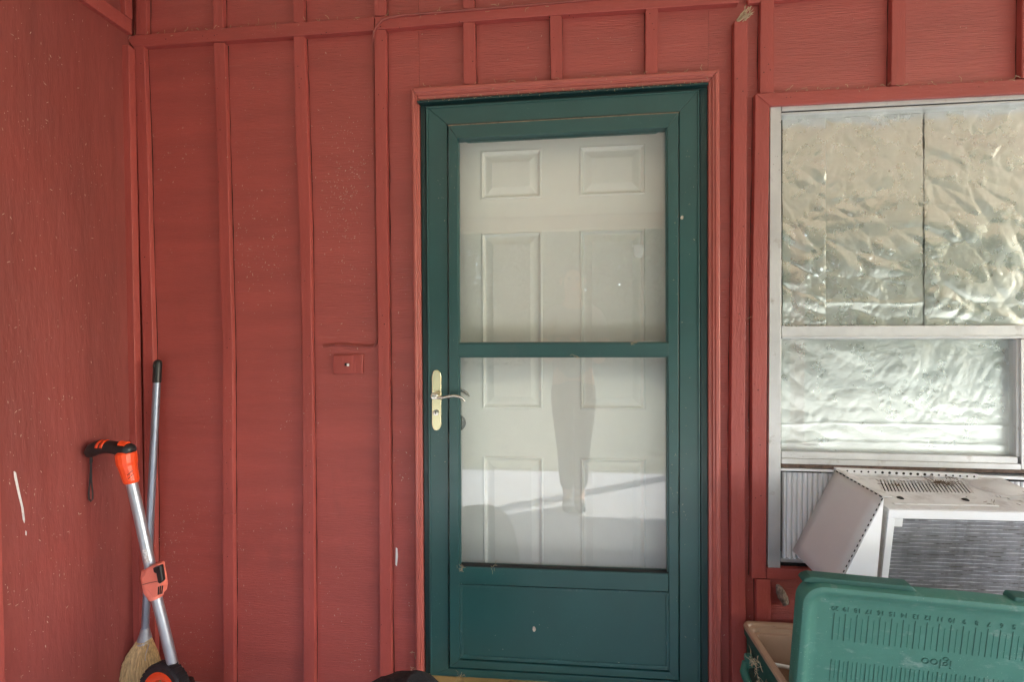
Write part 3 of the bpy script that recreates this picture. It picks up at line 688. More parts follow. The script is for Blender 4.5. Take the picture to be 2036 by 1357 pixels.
# ================================================================ LIGHT SWITCH AND CABLE
sw = empty('light_switch', P(690, 745).to_tuple(), 'red painted light switch plate on the siding left of the door', 'light switch')
poly([(661, 706), (721, 705), (721, 744), (661, 744.5)], -.010, -.0003).build('plate', M['batten'], sw, bevel=.004, seg=3)
poly([(685, 722.5), (694.5, 722.5), (694.5, 728), (685, 728)], -.0112, -.0098).build('toggle_slot', M['dark'], sw)
MB().prism([P(690, 723, -.011), P(694.5, 723, -.011), P(694.5, 728, -.011), P(690, 728, -.011)], (0.002, -.007, -.001)).build('toggle', M['acclean'], sw, bevel=.0008)
for x in (673, 704.5):
    m = MB(); c = P(x, 725.5, -.0101); disc(m, c, .0022); m.build('screw', M['batten'], sw)
M['cablered'] = mat('cable_red', (.27, .058, .046), .45, var=.15, vscale=30)
cable_pts = [(643, 689), (655, 687), (672, 685.5), (690, 686.5), (715, 688.5), (735, 689.5), (744, 688), (748.5, 682), (749.8, 670), (749, 640)]
m = MB(); pts = [P(x, y, -.0060) for x, y in cable_pts]
m.tube(pts, .0044, 8)
for rows_c in [[(749, 640), (747.3, 450), (744, 250), (741.8, 90), (741.5, 75), (743.5, 62), (750, 50), (760, 40), (775, 34.5), (800, 30), (900, 22), (1000, 14), (1100, 5.5), (1180, -1.5), (1300, -12)]]:
    yv = [-.004, -.004, -.004, -.010, -.016, -.024, -.0245, -.0245, -.0245, -.0245, -.0235, -.0225, -.0225, -.0225, -.0225]
    m.tube([P(x, y, yy) for (x, y), yy in zip(rows_c, yv)], .0042, 8)
tag(m.build('cable', M['cablered'], smooth=True), 'thin red painted cable running along the trim and above the light switch', 'cable')

# ================================================================ COCOON
cc = P(1565, 1186, -.008)
m = MB(); pth = [P(1545, 1163, -.006), P(1548, 1169, -.012), P(1552, 1179, -.016), P(1557, 1190, -.016), P(1561, 1199, -.012), P(1559, 1205, -.007)]
m.tube(pth, [.004, .0095, .0135, .0145, .011, .004], 12)
for v in m.v: v += Vector(noise.noise_vector(v*140))*.0028
tag(m.build('cocoon', M['cocoon'], smooth=True), 'mottled brown insect cocoon stuck to the red siding below the window corner', 'cocoon')

# ================================================================ COOLER
CX0, CX1, CY0, CY1, CZ = .5685, 1.19, -.345, -.062, .383
co = empty('cooler', ((CX0+CX1)/2, (CY0+CY1)/2, 0), 'open green cooler with tan liner and its lid raised, beneath the air conditioner', 'cooler')
def rrect(x0, x1, y0, y1, r, z, n=6):
    pts = []
    for cx, cy, a0 in ((x1-r, y1-r, 0), (x0+r, y1-r, 90), (x0+r, y0+r, 180), (x1-r, y0+r, 270)):
        for k in range(n+1):
            a = rad(a0+90*k/n); pts.append(Vector((cx+r*math.cos(a), cy+r*math.sin(a), z)))
    return pts
def inset(d, z, r=.03): return rrect(CX0+d, CX1-d, CY0+d, CY1-d, max(.004, r-d*.6), z)
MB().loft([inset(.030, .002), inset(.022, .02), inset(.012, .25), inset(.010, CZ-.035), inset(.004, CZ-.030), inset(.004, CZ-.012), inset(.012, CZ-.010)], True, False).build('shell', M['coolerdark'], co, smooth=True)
rim = MB().loft([inset(.0035, CZ-.0115), inset(.002, CZ-.006), inset(.004, CZ-.001), inset(.009, CZ), inset(.014, CZ-.002), inset(.0165, CZ-.007), inset(.020, CZ-.008), inset(.025, CZ-.010), inset(.027, CZ-.022), inset(.036, CZ-.024)]).build('rim', M['tan'], co, smooth=True)
MB().loft([inset(.0355, CZ-.0235), inset(.040, CZ-.035), inset(.048, .09), inset(.06, .06), inset(.09, .055)], False, True).build('liner', M['tan'], co, smooth=True)
# side fittings: handle with its bolts
m = MB(); xs = CX0-.002
m.tube([(xs+.012, -.32, .30), (xs-.012, -.315, .298), (xs-.022, -.30, .285), (xs-.024, -.23, .262), (xs-.022, -.16, .285), (xs-.012, -.145, .298), (xs+.012, -.14, .30)], [.012]*7, 10)
m.build('side_handle', M['cooler'], co, smooth=True)
for y in (-.318, -.142):
    m = MB(); m.tube([(xs+.006, y, .316), (xs-.010, y, .316), (xs-.013, y, .316)], [.013, .012, .006], 14); m.build('handle_bolt', M['cooler'], co, smooth=True)
# the lid, hinged on the near edge and swung past upright
O = P(1597, 1162, -.372)
ex = Vector((1, -.06, -.025)).normalized(); ey = Vector((-.05, .10, -1)); ey = (ey-ex*ey.dot(ex)).normalized(); ez = ex.cross(ey)
if ez.y > 0: ez = -ez
LM = Matrix(((ex.x, ey.x, ez.x, O.x), (ex.y, ey.y, ez.y, O.y), (ex.z, ey.z, ez.z, O.z), (0, 0, 0, 1)))
LL, LH = .66, .335
def li(d, z, r=.050): return [Vector((v.x, v.y, z)) for v in rrect(d, LL-d, d, LH-d, max(.006, r-d*.5), z, 8)]
lm = MB().loft([li(.010, -.040), li(.0, -.034), li(.0, -.006), li(.003, .001), li(.010, .0035), li(.016, .0030), li(.024, -.003), li(.034, -.0075), li(.046, -.0085)], True, True)
lid = lm.build('lid', M['cooler'], None, smooth=True, local=True); lid.parent = co
lid.matrix_local = Matrix.Translation(-Vector(co.location)) @ LM
# flange along the top of the lid (latch side)
def lpart(mb, name, mt, bev=0, smooth=False): return mb.build(name, M[mt], lid, bevel=bev, local=True, smooth=smooth)
lpart(MB().prism([(.004, .004, -.012), (.262, .004, -.012), (.245, -.0125, -.012), (.022, -.0125, -.012), (.010, -.006, -.012)], (0, 0, -.030)), 'latch_lip', 'coolerdark', .003)
lpart(MB().prism([(.455, .004, -.012), (.64, .004, -.012), (.63, -.010, -.012), (.46, -.010, -.012)], (0, 0, -.030)), 'latch_lip', 'coolerdark', .003)
IN = .0254
X20, YT = .0800, .074
ZG = -.0083
for k in range(20):
    x = X20+k*IN
    lpart(MB().box((x-.0008, YT, ZG), (x+.0008, YT+.072, ZG+.0007)), 'ruler_tick', 'groove')
    lpart(MB().box((x+IN/2-.0004, YT+.010, ZG), (x+IN/2+.0004, YT+.070, ZG+.0005)), 'ruler_half_tick', 'groovel')
for k in range(27):
    x = X20+.002+k*.0196; big = 1 if k % 2 else .6
    lpart(MB().box((x-.0007, .200, ZG), (x+.0007, .260, ZG+.0007)), 'ruler_tick', 'groove')
    lpart(MB().box((x+.0098-.0004, .202, ZG), (x+.0098+.0004, .25, ZG+.0005)), 'ruler_half_tick', 'groovel')
dg = None
def text(s, x, y, size, name, mt, ext=.0004, bold=0):
    cu = bpy.data.curves.new(name, 'FONT'); cu.body = s; cu.size = size; cu.align_x = 'CENTER'; cu.align_y = 'CENTER'; cu.extrude = ext; cu.offset = bold
    t = bpy.data.objects.new(name, cu); COL.objects.link(t)
    me = bpy.data.meshes.new_from_object(t.evaluated_get(bpy.context.evaluated_depsgraph_get()))
    bpy.data.objects.remove(t); bpy.data.curves.remove(cu)
    o = bpy.data.objects.new(name, me); COL.objects.link(o); me.materials.clear(); me.materials.append(M[mt]); o.parent = lid
    # glyph right = viewer's left, glyph up = viewer's down (the lid is upside down to the viewer)
    o.matrix_local = Matrix(((-1, 0, 0, x), (0, 1, 0, y), (0, 0, 1, ZG+.0006), (0, 0, 0, 1)))
    return o
for k in range(19): text(str(20-k), X20+k*IN, .061, .0165, 'numeral', 'groove')
text('igloo', .312, .176, .034, 'lettering', 'groove', bold=-.0003)
# white slat lying in the cooler
a, b = P(1535, 1322, -.16), P(1600, 1337, -.17)
m = MB(); m.tube([a, (a+b)/2+Vector((0, 0, .002)), b, b+(b-a)*1.3], .0055, 8)
tag(m.build('white_strip', M['acclean'], smooth=True), 'thin white plastic strip lying inside the tan lined cooler', 'strip')

# ================================================================ BROOM
bt, bb = P(314, 716, -.036), P(288.5, 1252, -.070)
br = empty('broom', (bb.x-.03, -.10, 0), 'straw broom with a grey metal handle leaning in the corner behind the trimmer', 'broom')
axis = (bb-bt)
MB().tube([bt+axis*.07, bt+axis*.5, bb], .0118, 16).build('handle', M['broomshaft'], br, smooth=True)
m = MB(); m.tube([bt, bt+axis*.004, bt+axis*.012, bt+axis*.085], [.006, .011, .0135, .0132], 16); grip = m.build('grip', M['black'], br, smooth=True)
hs = bt+axis*.022
MB().tube([hs+Vector((0, -.0145, .007)), hs+Vector((0, -.0145, 0)), hs+Vector((0, -.0145, -.010))], [.002, .0042, .002], 10).build('hanging_hole', M['dark'], grip)
ad = axis.normalized()
m = MB(); m.tube([bb-ad*.004, bb+ad*.01, bb+ad*.032, bb+ad*.038], [.013, .0155, .0215, .0215], 16); m.build('ferrule', M['galv'], br, smooth=True)
n0 = bb+ad*.034
bc = n0+ad*.29+Vector((-.01, -.01, 0))
hub = MB(); hub.tube([n0, n0+ad*.03, n0+ad*.09, n0+ad*.18, n0+ad*.27], [.016, .020, .028, .034, .036], 18, flat=.45); hub.build('bristle_core', M['straw'], br, smooth=True)
bris = MB()
for k in range(1100):
    a = random.uniform(0, 2*math.pi); r = math.sqrt(random.uniform(.2, 1))
    s0 = n0+Vector((math.cos(a)*.021*r, math.sin(a)*.017*r, 0))
    sp = .092*r*random.uniform(.85, 1.1)
    e = n0+ad*random.uniform(.235, .30)+Vector((math.cos(a)*sp-.012, math.sin(a)*sp*.36, 0))
    e.z = max(e.z, .012)
    mid = s0*.5+e*.5+Vector((math.cos(a)*.014*r, math.sin(a)*.010*r, random.uniform(-.004, .006)))
    q1 = s0*.72+e*.28+Vector((math.cos(a)*.010*r, math.sin(a)*.008*r, 0))
    w_ = random.uniform(.0012, .0026)
    bris.tube([s0, q1, mid, e], [w_, w_, w_, w_*.5], 3, cap=False)
tag(bris.build('bristles', M['straw'], br), kind='stuff')
wr_ = MB()
for dz in (.010, .0135):
    wr_.tube([n0+ad*dz+Vector((.0228*math.cos(t), .0205*math.sin(t), .003*math.cos(t))) for t in [2*math.pi*k/20 for k in range(21)]], .0017, 6)
wr_.tube([n0+ad*.012+Vector((.022, -.008, 0)), n0+ad*.02+Vector((.030, -.014, .006)), n0+ad*.04+Vector((.026, -.02, 0)), n0+ad*.06+Vector((.03, -.024, 0))], .0016, 6)
wr_.build('binding_wire', M['wire'], br)
for q in (.165, .172):
    m = MB(); m.tube([n0+ad*q+Vector((.074*math.cos(t)-.008, .034*math.sin(t), .002*math.sin(5*t))) for t in [2*math.pi*k/30 for k in range(31)]], .0013, 5); m.build('stitching', M['greenthread'], br)

# ================================================================ STRING TRIMMER
YTm = -.205; S = 1.36/905
tr = empty('string_trimmer', (P(345, 1360, YTm).x, YTm, 0), 'orange and black string trimmer with silver shaft and wheel leaning in the corner', 'trimmer')
def Q(x, y, dy=0): return P(x, y, YTm+dy)
MB().tube([Q(258, 945), Q(276, 1022), Q(299, 1128), Q(303, 1145)], 10.3*S, 20).build('upper_shaft', M['shaft'], tr, smooth=True)
MB().tube([Q(309, 1180), Q(325, 1245), Q(343, 1320), Q(358, 1385), Q(370, 1440)], 10.0*S, 20).build('lower_shaft', M['shaft'], tr, smooth=True)
# grip
gp = [Q(177.5, 908), Q(180, 902), Q(187, 894), Q(197, 889.5), Q(211, 889), Q(226, 890.5), Q(240, 893), Q(252, 895), Q(261, 896), Q(265, 896.5)]
grip = MB().tube(gp, [x*S for x in (6, 12, 15, 15.5, 14, 13.5, 14.5, 15.5, 13, 7)], 18).build('grip', M['black'], tr, smooth=True)
poly([(228, 899), (237, 897), (240, 931), (236, 931), (230, 915)], YTm-.014, YTm+.014).build('trigger', M['black'], tr, bevel=.003)
for x, y0, y1 in ((203, 881, 894), (211.5, 881, 894)):
    m = MB(); m.tube([Q(x-1.5, 888.5), Q(x+3.5, 889)], [15.2*S, 14.8*S], 18, cap=False)
    m.v = m.v; o = m.build('grip_stripe', M['orange'], tr, smooth=True)
    for p_ in list(o.data.polygons): pass
    bm = bmesh.new(); bm.from_mesh(o.data)
    bmesh.ops.delete(bm, geom=[f for f in bm.faces if f.calc_center_median().z < .000 or f.calc_center_median().y > .004], context='FACES'); bm.to_mesh(o.data); bm.free()
    o.modifiers.new('thick', 'SOLIDIFY').thickness = .0012
m = MB(); m.tube([Q(240, 884, -.004), Q(253, 886, -.004)], [8*S, 8*S], 12); m.build('power_button', M['orange'], tr, smooth=True)
# orange collar
m = MB(); m.tube([Q(249, 897), Q(250.5, 903), Q(252.5, 920), Q(254, 927), Q(257, 940), Q(261.5, 957), Q(262, 961)], [x*S for x in (14, 19, 19, 17, 15.5, 14.5, 12)], 16)
col_ = m.build('collar', M['orange'], tr, bevel=.001)
poly([(232, 901), (240, 899), (252, 950), (249, 962), (244, 945), (237, 925)], YTm-.022, YTm+.01).build('collar_fin', M['orange'], tr, bevel=.003)
for k in range(2):
    m = MB(); m.tube([Q(253+k*2, 946+k*7, -.0242), Q(259+k*2, 940+k*7, -.0246), Q(264+k*2, 936+k*7, -.0225)], .0009, 5); m.build('collar_line', M['dark'], col_)
# wrist strap
m = MB(); m.tube([Q(181, 910), Q(181.5, 917), Q(180.5, 923)], [.0035, .0045, .0032], 8)
m.tube([Q(180.5, 922), Q(180, 935), Q(178.5, 960), Q(176.5, 982), Q(177, 993), Q(180.5, 998), Q(184.5, 993), Q(184, 980), Q(181.5, 955), Q(181.5, 935), Q(181, 924)], .0022, 8)
m.build('wrist_strap', M['rubber'], tr, smooth=True)
# sticker on the shaft
m = MB(); vs = []
c0, c1 = Q(292.5, 1090), Q(299, 1116); dd = (c1-c0).normalized(); sx = dd.cross(Vector((0, 1, 0))).normalized()
if sx.x < 0: sx = -sx
R_ = 10.3*S+.0004
for c_ in (c0, c1):
    for k in range(7):
        a = rad(-38+76*k/6); vs.append(c_+sx*R_*math.sin(a)+Vector((0, -1, 0))*R_*math.cos(a))
m.add(vs, [(k, k+1, k+8, k+7) for k in range(6)])
M['sticker'] = mat('printed_label', (.55, .54, .54), .5, var=.5, vscale=170, rvar=0)
m.build('label_sticker', M['sticker'], tr)
# coupler
main = [(286, 1134), (300, 1127), (311, 1125), (313, 1140), (316, 1155), (318, 1170), (316, 1184), (310, 1190), (303, 1192), (297, 1182), (284, 1166), (280, 1160), (280, 1148), (286, 1142)]
cp = poly(main, YTm-.030, YTm+.004).build('coupler', M['fadedorange'], tr, bevel=.006, seg=3)
m = MB(); m.tube([Q(296, 1130), Q(300, 1143), Q(306, 1172), Q(311, 1190)], [x*S for x in (13, 18, 18, 13)], 16); m.build('coupler_boss', M['fadedorange'], tr, smooth=True)
poly([(303, 1131), (318, 1126), (319, 1133), (323, 1157), (317, 1163), (313, 1160), (310, 1142), (305, 1140)], YTm-.042, YTm-.028).build('clamp_lever', M['black'], tr, bevel=.003)
for k in range(3):
    poly([(314+k*4, 1168-k), (315.6+k*4, 1168-k), (315+k*3.4, 1184-k), (313.4+k*3.4, 1184-k)], YTm-.0312, YTm-.029).build('coupler_slot', M['dark'], cp)
m = MB(); m.tube([Q(283, 1164, -.0308), Q(296, 1160.5, -.0308), Q(313, 1157, -.0308)], .0008, 5); m.build('coupler_seam', M['dark'], cp)
# wheel: tyre, rim, spokes
wc = Q(327, 1402, -.02); WR = .124
ax_ = Vector((-.30, -.94, .14)).normalized(); e1 = ax_.cross(Vector((0, 0, 1))).normalized(); e2 = e1.cross(ax_)
whl = empty('wheel', (0, 0, 0), None, None); whl.parent = tr; whl.location = wc-WORLD(tr)
def revolve(prof, n, name, mt, parent, smooth=True):
    m = MB(); loops = []
    for k in range(n):
        a = 2*math.pi*k/n; rd = e1*math.cos(a)+e2*math.sin(a)
        loops.append([wc+rd*r+ax_*h for r, h in prof])
    loops.append(loops[0]); m.loft(loops); return m.build(name, M[mt], parent, smooth=smooth, weld=True)
revolve([(WR-.024, -.016), (WR-.006, -.019), (WR, -.013), (WR+.0008, 0), (WR, .013), (WR-.006, .019), (WR-.024, .016), (WR-.026, 0)], 64, 'tyre', 'rubber', whl)
revolve([(WR-.048, -.011), (WR-.023, -.0155), (WR-.023, .0165), (WR-.028, .0185), (WR-.040, .015), (WR-.048, .011)], 64, 'rim', 'orange', whl)
revolve([(.004, -.02), (.026, -.02), (.026, .022), (.018, .027), (.004, .027)], 32, 'hub', 'orange', whl)
for k in range(6):
    a = 2*math.pi*k/6+.3; rd = e1*math.cos(a)+e2*math.sin(a); m = MB(); m.tube([wc+rd*.02, wc+rd*(WR-.036)], [.011, .009], 8, flat=.6); m.build('spoke', M['orange'], whl, smooth=True)
for k in range(44):
    a = 2*math.pi*k/44; rd = e1*math.cos(a)+e2*math.sin(a); tg = -e1*math.sin(a)+e2*math.cos(a)
    c_ = wc+rd*(WR-.0005); m = MB(); pr = []
    for u, v in ((-.0035, -.015), (.0035, -.013), (.0035, .013), (-.0035, .015)): pr.append(c_+tg*u+ax_*v)
    m.prism(pr, rd*.003); m.build('tread_block', M['rubber'], whl, bevel=0)
hd = Q(372, 1450); hd.z = .10
MB().tube([Vector((hd.x, hd.y, .17)), Vector((hd.x, hd.y, .13)), Vector((hd.x, hd.y, .07)), Vector((hd.x, hd.y, .035)), Vector((hd.x, hd.y, .003))], [.02, .03, .035, .03, .025], 20).build('cutting_head', M['black'], tr, smooth=True)
MB().tube([Q(366, 1425), Vector((hd.x, hd.y, .16))], .018, 12).build('neck', M['black'], tr, smooth=True)

# ================================================================ BLACK BAG
BX, BY = -.345, -.56
m = MB(); loops = []; BH = .86
for (z, r) in ((.0, .13), (.02, .175), (.12, .20), (.25, .205), (.36, .195), (.44, .175), (.50, .145), (.535, .105), (.556, .06), (.562, .02)):
    lp = []; z *= BH; r *= .92
    for k in range(48):
        a = 2*math.pi*k/48; d = Vector((math.cos(a), math.sin(a), z*3))
        rr = r*(1+.055*noise.noise(d*1.6)+.03*noise.noise(Vector((math.cos(a)*4, math.sin(a)*4, z*6))))
        lp.append(Vector((BX-.02*math.sin(z*5)+rr*math.cos(a), BY+.9*rr*math.sin(a), z+.012*noise.noise(d*2.3)*(1 if z > .3 else 0))))
    loops.append(lp)
m.loft(loops, True, True)
tag(m.build('black_bag', M['bag'], smooth=True), 'rounded black soft bag standing in front of the left door jamb', 'bag')

# ================================================================ STRAW, COBWEB BITS AND FLECKS
def wisps(m, spots, Y, ln=(6, 20), r=.0007, n=3):
    for (x, y, cnt, sp) in spots:
        for k in range(cnt):
            p = P(x+random.gauss(0, sp), y+random.gauss(0, sp*.5), Y-random.uniform(.001, .006)); L_ = random.uniform(*ln)*.0017
            a = random.uniform(0, 2*math.pi); d = Vector((math.cos(a), -.25*random.random(), math.sin(a)))*L_
            bnd = Vector((-math.sin(a), 0, math.cos(a)))*L_*random.uniform(-.3, .3)
            m.tube([p, p+d*.5+bnd, p+d], [r*random.uniform(.6, 1.2)]*3, 3, cap=False)
m = MB()
along = [(x, 71-38.5*(x-249)/493, 1, 5) for x in range(255, 740, 14)] + [(x, 33-.0755*(x-750), 1, 5) for x in range(760, 1180, 12)]
wisps(m, along, -.015, (4, 14))
wisps(m, [(x, 176-.0595*(x-820), 1, 4) for x in range(830, 1420, 16)], -.022, (4, 14))
wisps(m, [(x, 200-.063*(x-830), 1, 2) for x in range(840, 1400, 9)], -.036, (2, 6))
wisps(m, [(x, 184-.054*(x-1505), 1, 3) for x in range(1545, 2036, 13)], -.018, (3, 12))
wisps(m, [(222, 45, 5, 10), (258, 55, 4, 6), (1495, 560, 2, 8), (1490, 640, 2, 10)], -.012, (4, 14))
wisps(m, [(1262, 680, 8, 5), (1145, 712, 5, 6)], -.028, (3, 9))
wisps(m, [(918, 1130, 9, 5), (985, 1128, 5, 5), (917, 1345, 9, 4)], -.034, (4, 12))
wisps(m, [(825, 1300, 5, 3), (822, 1330, 4, 3)], -.02, (4, 12))
tag(m.build('dry_wisps', M['debris']), 'dry grass wisps and cobweb bits caught along the red trim and door', 'debris', kind='stuff')
# frayed fibres at the top of the batten right of the door
m = MB()
for k in range(26):
    p = P(random.uniform(1462, 1484), random.uniform(34, 46), -.02); q_ = P(random.uniform(1478, 1500), random.uniform(8, 30), -.03-.02*random.random())
    m.tube([p, (p+q_)/2+Vector((random.uniform(-.006, .006), -.006, random.uniform(-.004, .008))), q_], [.0016, .0013, .0006], 4)
tag(m.build('frayed_fibres', M['debris'], smooth=True), 'tuft of frayed tan fibres at the top of the batten right of the door', 'fibres', kind='stuff')
# tuft on the cooler side and nest bits on the air conditioner
m = MB()
for (cx, cy, cz, cnt, sp) in ((CX0-.012, -.20, .345, 34, .016), (CX0-.018, -.27, .325, 34, .018), (CX0-.012, -.33, .33, 14, .014)):
    for k in range(cnt):
        p = Vector((cx+random.gauss(0, sp*.4), cy+random.gauss(0, sp), cz+random.gauss(0, sp*.8))); d = Vector((random.uniform(-.6, .6), random.uniform(-1, 1), random.uniform(-1, 1)))*.022
        m.tube([p, p+d*.5+Vector((random.uniform(-.005, .005), 0, random.uniform(-.005, .005))), p+d], [.0009, .0008, .0004], 3, cap=False)
tag(m.build('dry_grass_tuft', M['debris']), 'dry grass tuft clinging to the left side of the green cooler', 'debris', kind='stuff')
m = MB()
acm = Matrix.Translation(ac.location) @ ac.rotation_euler.to_matrix().to_4x4()
for (cx, cy, cnt, sp) in ((.262, -.070, 70, .012), (.32, -.035, 22, .010), (.10, -.09, 14, .018), (.2, -.03, 16, .05), (.3, -.17, 14, .06)):
    for k in range(cnt):
        p = Vector((cx+random.gauss(0, sp*1.3), cy+random.gauss(0, sp*.7), .002+abs(random.gauss(0, .0025)))); d = Vector((random.uniform(-1, 1), random.uniform(-1, 1), random.uniform(-.1, .4)))*.014
        m.tube([acm @ p, acm @ (p+d*.5), acm @ (p+d)], [.0008, .0008, .0004], 3, cap=False)
M['nest'] = mat('dead_grass', (.20, .14, .09), .9, var=.4, vscale=60, rvar=0)
tag(m.build('nest_litter', M['nest']), 'brown dead grass litter on top of the air conditioner louvers', 'debris', kind='stuff')
# pale flecks (dust, seed fluff) on wall and doors
m = MB()
def fleck(p, ax1, ax2, L_, w_):
    a = random.gauss(math.pi/2, .9); d = ax1*math.cos(a)+ax2*math.sin(a); e_ = (-ax1*math.sin(a)+ax2*math.cos(a))
    m.add([p-d*L_-e_*w_*.4, p-d*L_*.2+e_*w_, p+d*L_, p+d*L_*.3-e_*w_], [(0, 1, 2, 3)])
X_, Z_, Yv = Vector((1, 0, 0)), Vector((0, 0, 1)), Vector((0, 1, 0))
def fl(n, x0, x1, y0, y1, Y, s=1.0, gauss=False):
    for k in range(n):
        x, y = (random.gauss((x0+x1)/2, (x1-x0)/4), random.gauss((y0+y1)/2, (y1-y0)/4)) if gauss else (random.uniform(x0, x1), random.uniform(y0, y1))
        if not gauss and noise.noise(Vector((x*.011, y*.007, 3.3)))+random.uniform(-.35, .35) < .12: continue
        L_ = random.choice((.0011, .0013, .0015, .0016, .0024, .0048))*s
        fleck(P(x, y, Y-.0012), X_, Z_, L_, random.uniform(.0007, .0013)*s)
for a, b in ((303, 424), (466, 583), (630, 745), (782, 820)): fl(420 if b-a > 60 else 120, a, b, 100, 1350, 0)
fl(240, 628, 742, 220, 560, 0, .9, True); fl(110, 470, 582, 250, 560, 0, .9); fl(240, 310, 425, 1000, 1340, 0)
fl(60, 780, 1450, 60, 140, 0, .8); fl(50, 1545, 2030, 10, 150, 0, .6); fl(40, 1434, 1450, 200, 1350, 0, .8); fl(60, 1486, 1494, 200, 1230, 0, .8)
for a, b in ((288, 305), (446, 460), (602, 620), (754, 772)): fl(40, a, b, 120, 1340, T-.001, .8)
fl(60, 862, 885, 300, 1330, -.0225, .7); fl(70, 1355, 1385, 230, 1330, -.0225, .7); fl(70, 925, 1320, 1190, 1320, -.0255, .8); fl(40, 895, 910, 300, 1320, -.0315, .6); fl(40, 1333, 1347, 300, 1320, -.0315, .6)
for k in range(420):
    x, y = random.uniform(5, 238), random.uniform(10, 1350); q = PX(x, y, XC+.0012)
    fleck(q, Yv, Z_, random.choice((.001, .0014, .002, .005)), random.uniform(.0005, .001))
tag(m.build('pale_flecks', M['fleck']), 'pale flecks of dust and seed fluff scattered over the red walls', 'flecks', kind='stuff')

# ================================================================ PHOTOGRAPHER (seen only mirrored in the storm door glass)
def skin(name, pts, edges, rads, mt, parent, sub=2):
    me = bpy.data.meshes.new(name); me.from_pydata([tuple(Vector(p)-WORLD(parent)) for p in pts], edges, [])
    o = bpy.data.objects.new(name, me); COL.objects.link(o); o.parent = parent; me.materials.append(M[mt])
    sk = o.modifiers.new('skin', 'SKIN')
    for i, r in enumerate(rads):
        v = me.skin_vertices[0].data[i]; v.radius = r if hasattr(r, '__len__') else (r, r); v.use_root = (i == 0)
    o.modifiers.new('sub', 'SUBSURF').levels = sub; o.modifiers['sub'].render_levels = sub
    sk.use_smooth_shade = True; return o
px_, py_ = .115, -1.86
per = empty('person', (px_, py_, 0), 'photographer in dark trousers, mirrored faintly in the storm door glass', 'person')
hx = lambda x, y, z: (px_+x, py_+y, z)
body = [hx(0, 0, .95), hx(0, 0, 1.12), hx(0, 0, 1.32), hx(0, 0, 1.45), hx(0, .01, 1.53), hx(0, .02, 1.60), hx(0, .025, 1.69), hx(0, .015, 1.76)]
be = [(i, i+1) for i in range(7)]; brd = [(.15, .10), (.135, .095), (.15, .105), (.11, .075), (.055, .055), (.068, .08), (.075, .09), (.045, .055)]
for s in (-1, 1):
    b0 = len(body)
    body += [hx(s*.17, 0, 1.42), hx(s*.22, .02, 1.24), hx(s*.185, .10, 1.09), hx(s*.10-.03, .19, 1.19), hx(s*.055-.06, .235, 1.23)]
    be += [(3, b0)]+[(b0+i, b0+i+1) for i in range(4)]; brd += [.06, .048, .042, .030, .034]
    b1 = len(body)
    body += [hx(s*.09, 0, .86), hx(s*.060, .01, .50), hx(s*.042, -.015, .10), hx(s*.044, .03, .05), hx(s*.048, .13, .035)]
    be += [(0, b1)]+[(b1+i, b1+i+1) for i in range(4)]; brd += [.085, .058, .04, .042, .032]
skin('body', body, be, brd, 'skin', per)
for s in (-1, 1):
    hand = Vector(hx(s*.055-.06, .235, 1.23))
    for k in range(4):
        r0 = hand+Vector((s*.010, .012, .026-.017*k)); f_ = [r0, r0+Vector((-s*.012, .020, .004)), r0+Vector((-s*.034, .022-.003*k, .004)), r0+Vector((-s*.048+(.004*s if k == 3 else 0), .014, .002))]
        skin('finger', f_, [(0, 1), (1, 2), (2, 3)], [.0095, .009, .0085, .007], 'skin', per, 1)
    skin('thumb', [hand+Vector((0, -.008, .01)), hand+Vector((-s*.010, -.018, .034)), hand+Vector((-s*.026, -.016, .046))], [(0, 1), (1, 2)], [.011, .010, .008], 'skin', per, 1)
skin('shirt', [hx(0, 0, .90), hx(0, 0, 1.12), hx(0, 0, 1.32), hx(0, 0, 1.46), hx(.17, 0, 1.43), hx(.222, .02, 1.22), hx(-.17, 0, 1.43), hx(-.222, .02, 1.22)], [(0, 1), (1, 2), (2, 3), (3, 4), (4, 5), (3, 6), (6, 7)], [(.172, .12), (.155, .115), (.168, .122), (.115, .085), .07, .062, .07, .062], 'shirt', per)
skin('trousers', [hx(0, 0, 1.0), hx(0, 0, .9)]+[hx(s*x, y, z) for s in (-1, 1) for x, y, z in ((.082, 0, .80), (.06, .01, .50), (.043, -.012, .12))], [(0, 1), (1, 2), (2, 3), (3, 4), (1, 5), (5, 6), (6, 7)], [(.16, .11), (.165, .115), .10, .074, .062, .10, .074, .062], 'denim', per)
for s in (-1, 1):
    skin('shoe', [hx(s*.044, -.05, .045), hx(s*.045, .05, .045), hx(s*.05, .15, .035)], [(0, 1), (1, 2)], [.045, .046, .036], 'black', per)
skin('hair', [hx(0, -.03, 1.66), hx(0, -.02, 1.74), hx(0, .03, 1.785)], [(0, 1), (1, 2)], [(.075, .07), (.088, .085), (.06, .05)], 'hair', per)
MB().tube([hx(0, .11, 1.67), hx(0, .128, 1.645), hx(0, .115, 1.635)], [.008, .015, .008], 8).build('nose', M['skin'], per, smooth=True)
for s in (-1, 1):
    MB().tube([hx(s*.03, .095, 1.685), hx(s*.03, .112, 1.685)], [.012, .007], 10).build('eye', M['black'], per, smooth=True)
    MB().tube([hx(s*.082, .02, 1.70), hx(s*.09, .01, 1.68), hx(s*.083, .02, 1.645)], [.006, .012, .006], 8).build('ear', M['skin'], per, smooth=True)
MB().tube([hx(-.025, .108, 1.612), hx(0, .116, 1.61), hx(.025, .108, 1.612)], [.003, .006, .003], 8).build('mouth', M['fadedorange'], per, smooth=True)
hcam = empty('hand_camera', (0.05-.0, -1.62, 1.20), 'black camera held by the photographer', 'camera')
MB().box((-.005, -1.665, 1.195), (.115, -1.615, 1.28)).build('camera_body', M['black'], hcam, bevel=.008)
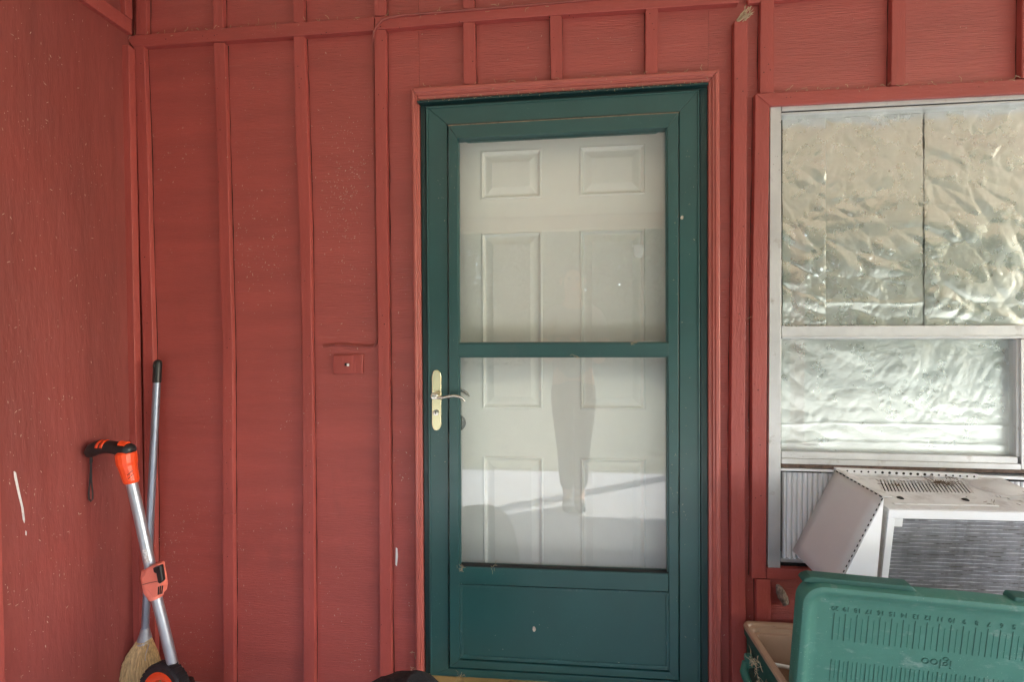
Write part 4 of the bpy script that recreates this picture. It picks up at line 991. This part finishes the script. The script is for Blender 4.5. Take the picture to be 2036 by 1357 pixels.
MB().tube([(.055, -1.615, 1.237), (.055, -1.585, 1.237)], [.034, .036], 20).build('lens', M['black'], hcam, smooth=True)

# ================================================================ TREES ACROSS THE LAWN (mirrored in the glass)
def tree(x, y, h, w, seed):
    rnd = random.Random(seed)
    t = empty('yard_tree', (x, y, -.06), 'leafy green yard tree across the lawn, mirrored in the door glass', 'tree', 'trees across the lawn')
    m = MB(); m.tube([(x, y, -.06), (x+.1, y, h*.25), (x-.05, y+.1, h*.55), (x, y, h*.85)], [.22, .16, .10, .03], 10)
    for k in range(7):
        a = rnd.uniform(0, 6.28); z = h*rnd.uniform(.3, .6); m.tube([(x, y, z), (x+math.cos(a)*w*.3, y+math.sin(a)*w*.3, z+h*.12), (x+math.cos(a)*w*.42, y+math.sin(a)*w*.42, z+h*.25)], [.07, .04, .015], 6)
    m.build('trunk', M['bark'], t, smooth=True)
    lf = MB()
    cl = [(rnd.uniform(-1, 1)*w*.36, rnd.uniform(-1, 1)*w*.36, h*rnd.uniform(.10, .92), rnd.uniform(.16, .26)*w) for _ in range(60)]
    for k in range(15000):
        cx, cy, cz, r = rnd.choice(cl); d = Vector((rnd.gauss(0, 1), rnd.gauss(0, 1), rnd.gauss(0, .8))).normalized()*r*rnd.uniform(.6, 1)
        p = Vector((x+cx, y+cy, cz))+d; u = Vector((rnd.gauss(0, 1), rnd.gauss(0, 1), rnd.gauss(0, 1))).normalized()*rnd.uniform(.06, .14); v = u.orthogonal().normalized()*u.length*.6
        lf.add([p-u, p+v, p+u, p-v], [(0, 1, 2, 3)])
    lf.build('crown', M['leaf'], t)
for i, (x, y, h, w) in enumerate(((-11, -18, 8.4, 8), (-4.5, -19, 8.9, 8.5), (2, -18, 8.2, 8), (8, -19.5, 9.2, 8.5), (14.5, -18, 8.4, 8), (-17.5, -19, 8.8, 8.5), (21, -19, 8.8, 8))):
    tree(x, y, h, w, 50+i)
lf = MB(); rnd = random.Random(5)
for k in range(42000):
    x = rnd.uniform(-55, 55); top = 9.2+1.6*noise.noise(Vector((x*.25, 3, 1)))+.8*noise.noise(Vector((x*1.1, 8, 1)))
    p = Vector((x, -27+rnd.uniform(-1.5, 1.5), rnd.uniform(0, 1)**.8*top)); u = Vector((rnd.gauss(0, 1), rnd.gauss(0, .5), rnd.gauss(0, 1))).normalized()*rnd.uniform(.15, .34); v = u.cross(Vector((rnd.gauss(0, .4), 1, rnd.gauss(0, .4)))).normalized()*u.length*.6
    lf.add([p-u, p+v, p+u, p-v], [(0, 1, 2, 3)])
for k in range(26000):
    p = Vector((rnd.uniform(-55, 55), rnd.uniform(-34, -28.6), rnd.uniform(0, 4.2))); u = Vector((rnd.gauss(0, 1), rnd.gauss(0, .5), rnd.gauss(0, 1))).normalized()*rnd.uniform(.2, .4); v = u.cross(Vector((rnd.gauss(0, .4), 1, rnd.gauss(0, .4)))).normalized()*u.length*.7
    lf.add([p-u, p+v, p+u, p-v], [(0, 1, 2, 3)])
tag(lf.build('far_wood', M['leaf']), 'far line of woods behind the lawn, mirrored in the door glass', 'woods', kind='stuff')
